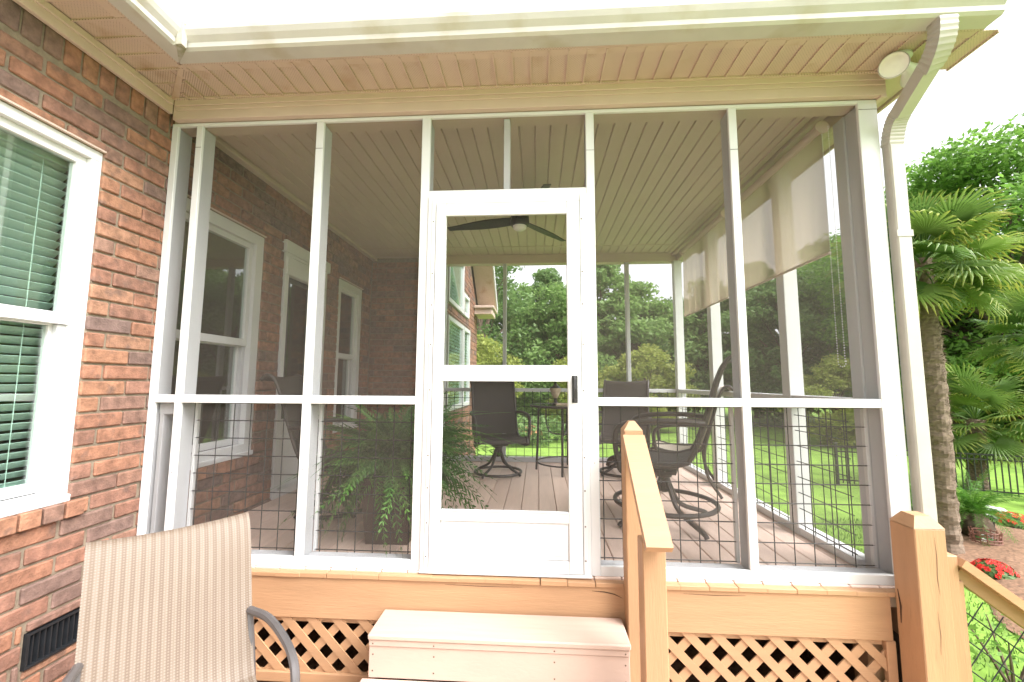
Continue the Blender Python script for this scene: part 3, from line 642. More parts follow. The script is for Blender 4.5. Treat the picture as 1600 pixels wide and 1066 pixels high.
for i in range(16):
    p = ra+dv*(.06+i*.1016)+Vector((0, 0, -.1)); q = p-up*min(.72, max(.02, (p.x-4.168)/max(up.x, .01))); wg.tube([p, q], .003, 4)
for j in range(7): p = ra+Vector((0, .006, -.14))-up*(.05+j*.1016); p = p+dv*max(0, (4.168-p.x)/dv.x); wg.tube([p, p+(rb-ra)*.8], .003, 4)
obj('wire_panel', wg, 'wire', nw)

def clip_slat(cx0, sgn, w, x0, x1, z0, z1):
    """45 degree slat whose centre line crosses z1 at x=cx0, clipped to a rectangle"""
    h = (z1-z0); wv = w/math.sqrt(2)*2/2*1.0
    hw = w*math.sqrt(2)/2
    pts = [(cx0-hw, z1), (cx0+hw, z1), (cx0+hw+sgn*h, z0), (cx0-hw+sgn*h, z0)]
    def clip(P, f, g):
        out = []
        for i in range(len(P)):
            a, b = P[i], P[(i+1) % len(P)]; fa, fb = f(a), f(b)
            if fa >= 0: out.append(a)
            if fa*fb < 0: t = fa/(fa-fb); out.append((a[0]+(b[0]-a[0])*t, a[1]+(b[1]-a[1])*t))
        return out
    pts = clip(pts, lambda p: p[0]-x0, 0); pts = clip(pts, lambda p: x1-p[0], 0) if pts else pts
    return pts
def lattice(x0, x1, z0, z1, label):
    t = thing('lattice_panel', label, 'lattice', ((x0+x1)/2, -.03, z0)); pitch = .137; w = .042
    for layer, sgn, y in ((0, 1, -.034), (1, -1, -.027)):
        c = x0-(z1-z0)-.1+(.05 if layer else 0)
        while c < x1+(z1-z0)+.1:
            P = clip_slat(c, sgn, w, x0, x1, z0, z1)
            if len(P) >= 3: obj('slat', B().poly([(p[0], y, p[1]) for p in P], ex=(0, .0065, 0)), 'orange', t)
            c += pitch
    obj('frame_rail', B().cbox(x0, x1, -.045, -.012, z0-.05, z0-.001, .003), 'orange', t); obj('frame_rail', B().cbox(x0, x1, -.018, -.004, z1-.03, z1+.0, .002), 'orange', t)
    obj('frame_stile', B().cbox(x1+.001, x1+.045, -.043, -.012, z0-.05, z1, .003), 'orange', t)
lattice(.03, 1.44, -.50, -.2365, 'orange wooden lattice skirt between the brick wall and the steps')
lattice(2.64, 3.895, -.50, -.2365, 'orange wooden lattice skirt between the handrail and the corner post')

# ------------------------------------------------------------------ downspout and floodlight
ds = thing('downspout', 'cream ribbed downspout bending from the gutter down the porch corner', 'downspout', (4.16, 0, GZ))
def elbow(p0, p1, p2, n=9, rib=.06):
    pts = []; rr = []
    for i in range(n*2+1):
        t = i/(n*2); pts.append(p0*(1-t)**2+p1*2*t*(1-t)+p2*t*t); rr.append(1+rib*(i % 2))
    return pts, rr
A0, A1, A2 = Vector((4.10, -.385, 2.672)), Vector((4.105, -.385, 2.56)), Vector((4.125, -.27, 2.52))
C0, C1, C2 = Vector((4.15, -.075, 2.42)), Vector((4.155, -.02, 2.39)), Vector((4.155, -.005, 2.28))
p, r = elbow(A0, A1, A2); obj('elbow', B().tube(p, r, flat=(.078, .062, (0, 1, .001))), 'spout', ds)
obj('pipe', B().tube([A2-Vector((.002, -.0, .0)), C0], [.96, .96], flat=(.078, .062, (0, 1, 0))), 'spout', ds)
p, r = elbow(C0, C1, C2); obj('elbow', B().tube(p, r, flat=(.074, .058, (0, 1, .001))), 'spout', ds)
dp = B(); dp.cbox(4.118, 4.192, -.034, .024, GZ+.1, 2.285, .006)
obj('pipe', dp, 'spout', ds)
obj('strap', B().cbox(4.114, 4.196, -.037, -.0345, 1.765, 1.80, .001), 'spout', ds)
fl = thing('flood_light', 'white twin head flood light under the soffit by the downspout', 'light', (4.10, -.15, 2.68))
obj('base_plate', B().lathe([(.055, 0), (.055, -.012), (.03, -.025), (.0, -.03)], (4.10, -.15, 2.682), 20), 'trim', fl, smooth=True)
for c, ax in ((Vector((4.035, -.195, 2.605)), Vector((-.55, -.75, -.25))), (Vector((4.20, -.12, 2.60)), Vector((.8, .35, -.35)))):
    ax.normalize()
    hd = obj('lamp_head', B().lathe([(.02, -.10), (.028, -.07), (.035, -.05), (.058, -.01), (.062, .0), (.060, .004)], c, 24, ax, cap=False), 'lens', fl, smooth=True)
    obj('lamp_glass', B().lathe([(.0, .002), (.03, .004), (.045, -.001), (.0575, .003), (.0575, -.002)], c, 24, ax, cap=False), 'lens', hd, smooth=True)
    obj('arm', B().tube([c-ax*.095, (c-ax*.1)*.5+Vector((4.10, -.15, 2.66))*.5, Vector((4.10, -.15, 2.665))], .012, 8), 'trim', fl)

# ------------------------------------------------------------------ roller shades with bead chain, ceiling fan
def shade(y0, y1, z0, label, folds):
    t = thing('roller_shade', label, 'shade', (3.9, (y0+y1)/2, z0), 'beige roller shades on the open side')
    v = B(); n = 40
    for i in range(n+1):
        y = y0+(y1-y0)*i/n; dx = folds*(.010*math.sin(i*.9)+.006*math.sin(i*2.1+1))
        for j in range(9):
            z = z0+(2.49-z0)*j/8; v.v.append((3.905+dx*(1-j/8)*.9, y, z))
    for i in range(n):
        for j in range(8): v.f.append((i*9+j, (i+1)*9+j, (i+1)*9+j+1, i*9+j+1))
    cl_ = obj('cloth', v, 'shade', t, smooth=True)
    obj('roller', B().lathe([(.03, 0), (.03, y1-y0)], (3.905, y0, 2.50), 16, (0, 1, 0)), 'sling_tan' if False else 'ceil', t, smooth=True)
    obj('hem_bar', B().tube([(3.905, y0, z0), (3.905, y1, z0)], .009, 8), 'ceil', t)
    for yy in (y0-.012, y1+.002): obj('bracket', B().lathe([(.04, 0), (.04, .01)], (3.905, yy, 2.50), 14, (0, 1, 0)), 'cream', t)
    return t
s1 = shade(.16, 1.17, 1.742, 'beige roller shade half lowered, its bead chain hanging beside it', .35)
shade(1.43, 2.51, 1.742, 'beige roller shade half lowered at the inner end, rippled cloth', 1.4)
ch = B(); cy = .13
pth = [Vector((3.90, cy+.02, 2.48-i*.0145)) for i in range(94)] + [Vector((3.90, cy-.01+.03*math.cos(a), 1.115-.03*math.sin(a))) for a in np.linspace(0, PI, 7)] + [Vector((3.895, cy-.04, 1.115+i*.0145)) for i in range(94)]
for p in pth:
    k = len(ch.v); r = .0045; ch.v += [tuple(p+Vector(q)*r) for q in ((1, 0, 0), (-1, 0, 0), (0, 1, 0), (0, -1, 0), (0, 0, 1), (0, 0, -1))]
    ch.f += [tuple(k+i for i in q) for q in ((0, 2, 4), (2, 1, 4), (1, 3, 4), (3, 0, 4), (2, 0, 5), (1, 2, 5), (3, 1, 5), (0, 3, 5))]
obj('bead_chain', ch, 'trim', s1)

HUB = Vector((2.072, 1.29, 2.40))
fan = thing('ceiling_fan', 'black three blade ceiling fan with round frosted light', 'ceiling fan', HUB)
obj('canopy', B().lathe([(.065, .0), (.065, -.03), (.02, -.07), (.014, -.08), (.014, -.20)], (HUB.x, HUB.y, CEIL-.001), 20), 'fan', fan, smooth=True)
obj('motor', B().lathe([(.015, .10), (.06, .075), (.082, .05), (.085, -.01), (.075, -.03), (.06, -.035)], HUB, 28), 'fan', fan, smooth=True)
obj('light', B().lathe([(.062, -.034), (.058, -.055), (.04, -.068), (.0, -.072)], HUB, 24, cap=False), 'lens', fan, smooth=True)
for ang in (165, 53, 289):
    a = math.radians(ang); d = Vector((math.cos(a), math.sin(a), 0)); n_ = Vector((-d.y, d.x, 0)); bl = B(); K = 12
    for i in range(K+1):
        t = i/K; r_ = .07+.63*t; wd = .05+.022*math.sin(PI*min(1, t*1.15))-.02*t; cnt = HUB+d*r_+Vector((0, 0, .02)); tw = .28-.12*t
        e = (n_*math.cos(tw)+Vector((0, 0, 1))*math.sin(tw))*wd; up_ = Vector((0, 0, .004))
        bl.v += [tuple(cnt+e+up_), tuple(cnt-e+up_), tuple(cnt-e-up_), tuple(cnt+e-up_)]
    for i in range(K):
        for j in range(4): bl.f.append((i*4+j, i*4+(j+1) % 4, (i+1)*4+(j+1) % 4, (i+1)*4+j))
    bl.f += [(0, 1, 2, 3), (K*4+3, K*4+2, K*4+1, K*4)]
    obj('blade', bl, 'fan', fan)

# ------------------------------------------------------------------ furniture
def bez(pts, n=28):
    """Catmull-Rom through points"""
    P = [Vector(p) for p in pts]; P = [P[0]*2-P[1]]+P+[P[-1]*2-P[-2]]; out = []
    seg = len(P)-3; per = max(2, n//seg)
    for i in range(seg):
        a, b, c, d = P[i:i+4]
        for k in range(per):
            t = k/per; out.append(.5*((2*b)+(c-a)*t+(2*a-5*b+4*c-d)*t*t+(3*b-a-3*c+d)*t**3))
    out.append(P[-2]); return out
def ribbon(prof, half, th=.006):
    """cloth stretched between two side rails, with UVs"""
    n = len(prof); k = 8; b = B(); uv = []
    L = [0]
    for i in range(1, n): L.append(L[-1]+(Vector(prof[i])-Vector(prof[i-1])).length)
    for s in (0, 1):
        for i, p in enumerate(prof):
            a = prof[max(0, i-1)]; c = prof[min(n-1, i+1)]; t = (Vector(c)-Vector(a)).normalized(); nm = Vector((-t.z, 0, t.x))
            for j in range(k+1):
                y = -half+2*half*j/k; sag = -.014*(1-(2*j/k-1)**2)
                q = Vector(p)+nm*(sag+(th/2 if s == 0 else -th/2)); b.v.append((q.x, y, q.z)); uv.append((j/k*half*2, L[i]))
    m = n*(k+1)
    for i in range(n-1):
        for j in range(k):
            q = (i*(k+1)+j, i*(k+1)+j+1, (i+1)*(k+1)+j+1, (i+1)*(k+1)+j); b.f.append(q); b.f.append(tuple(m+x for x in reversed(q)))
    me = bpy.data.meshes.new('sling'); me.from_pydata(b.v, [], b.f); ul = me.uv_layers.new(name='UVMap')
    for lp in me.loops: ul.data[lp.index].uv = (uv[lp.vertex_index][0], uv[lp.vertex_index][1])
    me.shade_smooth(); return me
BACK = [(-.47, 0, 1.00), (-.43, 0, 1.035), (-.38, 0, 1.01), (-.33, 0, .90), (-.27, 0, .70), (-.20, 0, .50), (-.16, 0, .425)]
SEAT = [(-.16, 0, .425), (-.05, 0, .395), (.12, 0, .40), (.24, 0, .425), (.29, 0, .41), (.305, 0, .37)]
def railpts(P, y, off):                                     # side rail, set back behind the cloth by off
    out = []
    for i, p in enumerate(P):
        t = (P[min(i+1, len(P)-1)]-P[max(i-1, 0)]).normalized(); out.append(Vector((p.x+t.z*off, y, p.z-t.x*off)))
    return out
def sling_chair(name, label, cat, cloth, frame, base='ring', group=None, footr=.29, ringz=.03, armmat=None, wrap=0):
    t = local_thing(name, label, cat, group); hw = .255
    bk, se = bez(BACK, 36), bez(SEAT, 30)
    obj('backrest', ribbon(bk, hw-.01+wrap), cloth, t); obj('seat', ribbon(se, hw-.01+wrap), cloth, t)
    for s in (-1, 1):
        obj('side_rail', B().tube(railpts(bk+se[1:], s*hw, .016 if wrap else 0), .0145 if not wrap else .010, 8), frame, t, smooth=True)
        arm = bez([(-.255, s*(hw+.012), .655), (-.10, s*(hw+.045), .665), (.10, s*(hw+.05), .655), (.215, s*(hw+.045), .625), (.25, s*(hw+.04), .55), (.235, s*(hw+.035), .42), (.20, s*(hw+.03), .345), (.02, s*(hw-.02), .335)], 40)
        obj('arm', B().tube(arm, 1, flat=(.040, .018, (0, s, .0)) if False else (.036, .02, (.01, 0, 1))) if False else B().tube(arm, .0165, 8), armmat or frame, t, smooth=True)
    obj('seat_brace', B().tube([(-.02, -hw, .36), (-.02, hw, .36)], .012, 6).tube([(.18, -hw, .37), (.18, hw, .37)], .012, 6).box(-.08, .10, -.09, .09, .315, .335), frame, t)
    if base == 'ring':
        obj('swivel_hub', B().lathe([(.05, .32), (.05, .29), (.032, .28), (.03, .20), (.02, .19)], (0, 0, 0), 16), frame, t, smooth=True)
        for q in range(4):
            a = PI/4+q*PI/2; d = Vector((math.cos(a), math.sin(a), 0))
            obj('leg', B().tube(bez([d*.025+Vector((0, 0, .28)), d*.06+Vector((0, 0, .20)), d*.13+Vector((0, 0, .10)), d*(footr-.03)+Vector((0, 0, .035)), d*footr+Vector((0, 0, .012))], 16), .0145, 8), frame, t, smooth=True)
        rr = footr-.035; obj('base_ring', B().tube([(rr*math.cos(i*PI/20), rr*math.sin(i*PI/20), ringz) for i in range(40)], .0145, 8, closed=True), frame, t, smooth=True)
    else:
        for s in (-1, 1):
            obj('leg', B().tube(bez([(.22, s*(hw+.03), .38), (.25, s*(hw+.03), .25), (.26, s*(hw+.035), .10), (.30, s*(hw+.04), .012)], 16), .0145, 8), frame, t, smooth=True)
            obj('leg', B().tube(bez([(-.26, s*(hw+.012), .66), (-.20, s*(hw+.02), .42), (-.22, s*(hw+.03), .2), (-.33, s*(hw+.04), .012)], 20), .0145, 8), frame, t, smooth=True)
    return t
def place(t, x, y, z, facing, sc=1):
    t.location = (x, y, z); t.rotation_euler = (0, 0, math.atan2(facing[1], facing[0])); t.scale = (sc,)*3; return t
def copy_tree(o, parent=None):
    c = o.copy(); COL.objects.link(c); c.parent = parent
    for chd in o.children: copy_tree(chd, c)
    return c
GC = 'brown sling swivel chairs on the porch'
c1 = sling_chair('swivel_chair', 'brown sling swivel chair facing the screens, left of the round glass table', 'chair', 'sling_dark', 'bronze', group=GC)
c2 = copy_tree(c1); c2['label'] = 'brown sling swivel chair in the back corner right of the round table'
c5 = copy_tree(c1); c5['label'] = 'brown sling swivel chair turned sideways against the brick wall behind the fern'
place(c1, 1.80, 2.33, 0, (.28, -.96), .98); place(c2, 3.16, 2.42, 0, (-.32, -.95), .98); place(c5, .66, .95, 0, (.98, .15))
c3 = sling_chair('swivel_chair', 'brown sling swivel chair with splayed legs seen from its side behind the handrail', 'chair', 'sling_dark', 'bronze', group=GC, footr=.345, ringz=.13)
place(c3, 3.14, .88, 0, (-.93, .37), 1.12)
c4 = sling_chair('side_chair', 'tan backed black metal chair standing by the open side under the far shade', 'chair', 'sling_tan', 'bronze', base='legs')
place(c4, 3.60, 1.85, 0, (-.94, .33), .93)
fc = sling_chair('patio_chair', 'beige woven sling patio chair on the deck in front of the brick wall', 'chair', 'sling_beige', 'grey_arm', base='legs', wrap=.030)
TL, TR = Vector((.568, -.7705)), Vector((.896, -.394)); mid = (TL+TR)/2; fd = Vector((.376, -.328)).normalized()
place(fc, mid.x+fd.x*.42, mid.y+fd.y*.42, DECK, fd, .93)

tb = thing('patio_table', 'round glass topped bistro table with slim black legs', 'table', (2.54, 2.56, 0)); TC = Vector((2.54, 2.56, 0)); TRD = .39
obj('rim', B().tube([TC+Vector((TRD*math.cos(i*PI/24), TRD*math.sin(i*PI/24), .725)) for i in range(48)], .014, 8, closed=True), 'bronze', tb, smooth=True)
obj('glass_top', B().lathe([(TRD-.004, .731), (TRD-.004, .737)], TC, 40), 'clear', tb)
for q in range(4):
    a = PI*.95+q*PI/2; d = Vector((math.cos(a), math.sin(a), 0))
    obj('leg', B().tube([TC+d*.30+Vector((0, 0, .72)), TC+d*.31+Vector((0, 0, .4)), TC+d*.33+Vector((0, 0, .0))], .013, 8), 'bronze', tb, smooth=True)
    obj('brace', B().tube(bez([TC+d*.22+Vector((0, 0, .72)), TC+d*.21+Vector((0, 0, .52)), TC+d*.16+Vector((0, 0, .42)), TC+Vector((0, 0, .40))], 14), .009, 6), 'bronze', tb, smooth=True)
obj('stretcher', B().tube([TC+Vector((.32*math.cos(i*PI/16), .32*math.sin(i*PI/16), .10)) for i in range(32)], .009, 6, closed=True), 'bronze', tb)
up = at(868, 625, 'Y', 2.5); UC = Vector((up.x, 2.5, .7375))
un = thing('urn_lantern', 'small tan urn lantern with dark cap on the glass table', 'lantern', UC)
obj('foot', B().lathe([(.045, 0), (.045, .012), (.02, .03), (.018, .07), (.02, .075)], UC, 16), 'bronze', un, smooth=True)
obj('bowl', B().lathe([(.02, .075), (.042, .11), (.06, .16), (.065, .185), (.058, .19)], UC, 18), 'urn', un, smooth=True)
obj('cap', B().lathe([(.062, .19), (.045, .205), (.02, .225), (.012, .25), (.018, .262), (.0, .275)], UC, 16), 'bronze', un, smooth=True)
tag(obj('book', B().cbox(UC.x+.0, UC.x+.15, 2.36, 2.46, .7375, .760, .003), 'urn'), 'thin tan book lying on the glass table beside the urn', 'book')

# ------------------------------------------------------------------ fern, palms, cycad, flowers
def add_tip(me, tips):
    a = me.attributes.new('tip', 'FLOAT', 'POINT'); a.data.foreach_set('value', tips)
def frond_mesh(L, pairs, leaf, droop, width, seed, taper=True):
    """pinnate frond along +X arching down; leaflets in pairs"""
    r = random.Random(seed); b = B(); tips = []
    pts = []
    for i in range(pairs+1):
        t = i/pairs; pts.append(Vector((L*t*(1-.25*droop*t), 0, L*(.32*t-(.32+droop*.75)*t*t))))
    b.tube(pts, [.004*(1-.8*i/pairs) for i in range(pairs+1)], 3, cap=False); tips += [0]*len(b.v)
    for i in range(1, pairs+1):
        t = i/pairs; ln = leaf*(math.sin(PI*min(1, t*.92+.10))**.7 if taper else (1-.6*t)); tg = (pts[i]-pts[i-1]).normalized()
        for s in (-1, 1):
            d = (Vector((0, s, 0))*.93+tg*.38+Vector((0, 0, r.uniform(-.55, .15)))).normalized(); q = tg*width*(1 if taper else .8)
            p = pts[i]; k = len(b.v); l2 = ln*r.uniform(.85, 1.1)
            b.v += [tuple(p-q*.5), tuple(p+d*l2*.5+q*.5+Vector((0, 0, .004))), tuple(p+d*l2+Vector((0, 0, -.12*l2))), tuple(p+d*l2*.5-q*.5)]
            b.f.append((k, k+1, k+2, k+3)); tips += [0, .3, 1, .3]
    me = bpy.data.meshes.new('frond'); me.from_pydata(b.v, [], b.f); add_tip(me, tips); return me
PC = Vector((1.30, .46, 0))
fe = thing('potted_fern', 'large green fern in a dark square pot behind the screens', 'plant', PC)
pb = B(); k = 0
for h, z in ((.13, 0), (.165, .36), (.175, .36), (.175, .40), (.155, .40), (.15, .34)): pb.v += [(PC.x+sx*h, PC.y+sy*h, z) for sx, sy in ((-1, -1), (1, -1), (1, 1), (-1, 1))]
for i in range(5):
    for j in range(4): pb.f.append((i*4+j, i*4+(j+1) % 4, (i+1)*4+(j+1) % 4, (i+1)*4+j))
pb.f += [(0, 1, 2, 3), (20, 21, 22, 23)]; obj('pot', pb, 'pot', fe)
FM = [frond_mesh(.54, 25, .074, d_, .024, i) for i, d_ in enumerate((.5, .8, 1.1, 1.4, .95, 1.6))]
for m_ in FM: m_.materials.append(M['fern'])
rf = random.Random(5)
for i in range(290):
    a = rf.uniform(0, 2*PI); el = rf.uniform(-.1, 1.45); rr = rf.uniform(0, .1)
    o = obj('frond', FM[rf.randrange(6)] if el > .4 else FM[rf.choice((2, 3, 5))], 'fern', fe, loc=(PC.x+rr*math.cos(a), PC.y+rr*math.sin(a), .40+rf.uniform(0, .12)), rot=(rf.uniform(-1.1, 1.1), -el, a))
    s = rf.uniform(.75, 1.22)
    if math.sin(a) < -.1: s *= .78-.08*max(0, -math.sin(a))
    o.scale = (s,)*3

def fan_leaf(seed):
    r = random.Random(seed); b = B(); tips = []; PL = .55
    pt = [Vector((0, 0, 0)), Vector((PL*.5, 0, .04)), Vector((PL, 0, .02))]; b.tube(pt, [.014, .011, .008], 5, cap=False); tips += [0]*len(b.v)
    n = 30; c = Vector((PL, 0, .02))
    for i in range(n):
        a = math.radians(-128+256*i/(n-1)); L = .52*(1-.28*abs(a)/2.2)*r.uniform(.92, 1.05); d = Vector((math.cos(a), math.sin(a), 0)); s = Vector((-d.y, d.x, 0)); w_ = .0165
        dr_ = r.uniform(.15, .75)
        p1_ = c+d*L*.42+Vector((0, 0, .035-.0*abs(a))); p2 = c+d*L*.78+Vector((0, 0, .02-.05*dr_)); p3 = c+d*L*(1-.08*dr_)+Vector((0, 0, -.16*dr_))
        k = len(b.v)
        b.v += [tuple(c), tuple(p1_-s*w_+Vector((0, 0, -.012))), tuple(p1_), tuple(p1_+s*w_+Vector((0, 0, -.012))), tuple(p2-s*w_*.8), tuple(p2+Vector((0, 0, .008))), tuple(p2+s*w_*.8), tuple(p3)]
        b.f += [tuple(k+x for x in q) for q in ((0, 1, 2), (0, 2, 3), (1, 4, 5, 2), (2, 5, 6, 3), (4, 7, 5), (5, 7, 6))]; tips += [0, .25, .2, .25, .7, .6, .7, 1]
    me = bpy.data.meshes.new('fan_leaf'); me.from_pydata(b.v, [], b.f); add_tip(me, tips); me.materials.append(M['palmleaf']); return me
FAN = [fan_leaf(i) for i in range(4)]
def palm(base, top, r0, nleaf, scale, label, seed, bend=.0):
    t = thing('palm_tree', label, 'palm', base, 'fan palms in the mulch bed'); r = random.Random(seed)
    base, top = Vector(base), Vector(top); b = B(); n = 18; K = 70
    for i in range(K+1):
        s = i/K; c = base.lerp(top, s)+Vector((bend*math.sin(PI*s), 0, 0)); rad = r0*(1.12-.25*s if s > .12 else 1.35-2.2*s)*(1+.05*math.sin(i*1.7))
        for j in range(n): q = rad*(1+r.uniform(-.10, .12)); b.v.append((c.x+q*math.cos(2*PI*j/n), c.y+q*math.sin(2*PI*j/n), c.z+r.uniform(-.012, .012)))
    for i in range(K):
        for j in range(n): b.f.append((i*n+j, i*n+(j+1) % n, (i+1)*n+(j+1) % n, (i+1)*n+j))
    obj('trunk', b, 'palmbark', t)
    f = B()
    for i in range(1500):
        s = r.random()**.8; a = r.uniform(0, 2*PI); c = base.lerp(top, s)+Vector((bend*math.sin(PI*s), 0, 0)); d = Vector((math.cos(a), math.sin(a), 0)); p = c+d*r0*.95
        tg = Vector((-d.y, d.x, 0)); q = p+d*r.uniform(.015, .05)+Vector((0, 0, r.uniform(-.05, .06)))+tg*r.uniform(-.08, .08); w_ = Vector((0, 0, .007))
        k = len(f.v); f.v += [tuple(p-w_), tuple(p+w_), tuple(q)]; f.f.append((k, k+1, k+2))
    obj('fibre', f, 'palmbark', t, kind='stuff')
    for i in range(nleaf):
        el = math.radians(80-132*(i/nleaf)**.9+r.uniform(-10, 10)); a = i*2.399+r.uniform(-.3, .3)
        o = obj('leaf', FAN[i % 4], 'palmleaf', t, loc=(top.x, top.y, top.z+.05-.25*i/nleaf), rot=(r.uniform(-.5, .5), -el, a)); s = scale*r.uniform(.8, 1.1); o.scale = (s,)*3
    return t
pA = at(1481, 866, 'Z', GZ+.05); tA = at(1440, 405, 'Y', pA.y); palm(pA, tA, .122, 54, 1.2, 'tall fan palm with shaggy brown trunk rising beside the porch corner', 3, .04)
pB = at(1527, 765, 'Z', GZ); tB = at(1524, 655, 'Y', pB.y); palm(pB, tB, .16, 34, 1.35, 'short fan palm with a low trunk in front of the black fence', 8)
pC = at(1660, 800, 'Z', GZ); palm(pC, pC+Vector((-.1, 0, 3.5)), .13, 34, 1.1, 'fan palm with drooping yellow tipped leaves beyond the tall shaggy palm', 12)
cB = at(1524, 838, 'Z', GZ+.1)
cy_ = thing('sago_palm', 'bright green sago palm with a stubby dark trunk in the mulch', 'plant', cB)
cb = B(); r = random.Random(2)
for i in range(9):
    s = i/8
    for j in range(14): q = (.20*math.sin(PI*(.25+.55*s)))*(1+r.uniform(-.18, .18)); cb.v.append((cB.x+q*math.cos(j*2*PI/14), cB.y+q*math.sin(j*2*PI/14), cB.z-.05+.42*s))
for i in range(8):
    for j in range(14): cb.f.append((i*14+j, i*14+(j+1) % 14, (i+1)*14+(j+1) % 14, (i+1)*14+j))
obj('trunk', cb, 'bark', cy_)
CM = [frond_mesh(.85, 34, .12, d_, .016, 40+i, False) for i, d_ in enumerate((.35, .6, .9))]
for m_ in CM: m_.materials.append(M['cycad'])
for i in range(46):
    a = i*2.399; el = math.radians(72-80*i/46+r.uniform(-8, 8)); s = r.uniform(.9, 1.15)
    o = obj('frond', CM[i % 3], 'cycad', cy_, loc=(cB.x, cB.y, cB.z+.36), rot=(0, -el, a)); o.scale = (s,)*3

def leaf_cloud(pts, size, seed, flat=.5, elong=1.6):
    """joined leaf quads at given points (numpy), random orientation"""
    g = np.random.default_rng(seed); n = len(pts); nr = g.normal(size=(n, 3)); nr[:, 2] = np.abs(nr[:, 2])+flat; nr /= np.linalg.norm(nr, axis=1)[:, None]
    a = np.cross(nr, g.normal(size=(n, 3))); a /= np.linalg.norm(a, axis=1)[:, None]+1e-9; b = np.cross(nr, a); s = (size*g.uniform(.6, 1.3, n))[:, None]
    v = np.stack([pts-a*s*.5*elong, pts+b*s*.38, pts+a*s*.5*elong, pts-b*s*.38], 1).reshape(-1, 3)
    me = bpy.data.meshes.new('leaves'); me.vertices.add(4*n); me.vertices.foreach_set('co', v.ravel().astype(np.float32)); me.loops.add(4*n); me.loops.foreach_set('vertex_index', np.arange(4*n, dtype=np.int32))
    me.polygons.add(n); me.polygons.foreach_set('loop_start', np.arange(0, 4*n, 4, dtype=np.int32)); me.polygons.foreach_set('loop_total', np.full(n, 4, dtype=np.int32)); me.update(); me.validate(); return me
def flower_clump(p, r_, col, label, seed, nf=60):
    t = thing('flower_clump', label, 'flowers', p); g = np.random.default_rng(seed)
    d = g.normal(size=(700, 3)); d[:, 2] = np.abs(d[:, 2]); d /= np.linalg.norm(d, axis=1)[:, None]; q = d*(g.uniform(.45, 1, 700)**.5)[:, None]*np.array([r_, r_, r_*.65])+np.array(p)
    obj('foliage', leaf_cloud(q, .05, seed), 'leafB', t, kind='stuff')
    fb = B(); r = random.Random(seed)
    for i in range(nf):
        dd = Vector((r.gauss(0, 1), r.gauss(0, 1), abs(r.gauss(0, 1))+.25)).normalized(); c = Vector(p)+Vector((dd.x*r_, dd.y*r_, dd.z*r_*.72)); q = r_*.115
        x_ = dd.cross(Vector((0, 0, 1.01))).normalized(); y_ = dd.cross(x_)
        for m_ in range(6):
            a0 = m_*PI/3; e = x_*math.cos(a0)+y_*math.sin(a0); f_ = x_*math.cos(a0+.8)+y_*math.sin(a0+.8); k = len(fb.v)
            fb.v += [tuple(c), tuple(c+e*q+dd*q*.35), tuple(c+(e+f_)*q*.75+dd*q*.1), tuple(c+f_*q+dd*q*.35)]; fb.f.append((k, k+1, k+2, k+3))
    obj('blossoms', fb, col, t, kind='stuff')
flower_clump(at(1553, 896, 'Z', GZ+.1), .21, 'red', 'red flowering clump in the mulch near the stair rail', 1, 70)
flower_clump(at(1584, 818, 'Z', GZ+.1), .24, 'red', 'red flowering clump further off beside white blossoms', 2, 60)
flower_clump(at(1552, 808, 'Z', GZ+.1), .26, 'white_f', 'low white flowering clump behind the sago palm', 3, 40)
flower_clump(at(1540, 846, 'Z', GZ+.12), .13, 'white_f', 'white blossoms inside the reddish wire basket', 4, 16)
bc = at(1541, 850, 'Z', GZ+.12)
bk_ = B()
for i in range(5): z = i*.045; rr = .15+.02*math.sin(i); bk_.tube([(bc.x+rr*math.cos(j*PI/12), bc.y+rr*math.sin(j*PI/12), bc.z+z) for j in range(24)], .008, 5, closed=True)
for j in range(14): a = j*2*PI/14; bk_.tube([(bc.x+.14*math.cos(a), bc.y+.14*math.sin(a), bc.z-.03), (bc.x+.17*math.cos(a), bc.y+.17*math.sin(a), bc.z+.2)], .006, 5)
tag(obj('wire_basket', bk_, 'basket'), 'reddish wire basket holding white blossoms beside the sago palm', 'basket')
sp_ = at(1554, 828, 'Z', GZ+.12); slt = thing('path_light', 'small dark stake light standing in the mulch', 'light', sp_)
obj('stake', B().tube([sp_-Vector((0, 0, .1)), sp_+Vector((0, 0, .16))], .012, 6), 'black', slt); obj('lamp_shade', B().lathe([(.02, .14), (.055, .16), (.05, .2), (.01, .23)], sp_, 12), 'black', slt)
wf = at(1523, 905, 'Z', GZ+.05); flower_clump(wf, .08, 'white_f', 'tiny white blossoms at the foot of the stair rail', 6, 14)

# leafy shrub behind the stair rail
def shrub(p, rx, rz, n, size, m, label, seed, name='shrub', group=None, lobes=9):
    t = thing(name, label, 'shrub', p, group); g = np.random.default_rng(seed); q = []
    L_ = g.normal(size=(lobes, 3)); L_ /= np.linalg.norm(L_, axis=1)[:, None]; L_[:, 2] = np.abs(L_[:, 2])*.9; L_ *= np.array([rx*.6, rx*.6, rz*.62])
    for c in L_:
        d = g.normal(size=(n//lobes, 3)); d /= np.linalg.norm(d, axis=1)[:, None]; q.append(c+d*(g.uniform(.5, 1, n//lobes)**.6)[:, None]*np.array([rx*.5, rx*.5, rz*.42]))
    q = np.concatenate(q)+np.array([p[0], p[1], p[2]+rz*.3]); q = q[q[:, 2] > p[2]]
    obj('foliage', leaf_cloud(q, size, seed), m, t, kind='stuff'); st_ = B()
    for i in range(5): a = i*1.3; st_.tube([Vector(p)-Vector((0, 0, .05)), Vector(p)+Vector((rx*.25*math.cos(a), rx*.25*math.sin(a), rz*.35)), Vector(p)+Vector((rx*.5*math.cos(a), rx*.5*math.sin(a), rz*.75))], [.03*rx, .022*rx, .008*rx], 5)
    obj('stem', st_, 'bark', t)
    return t
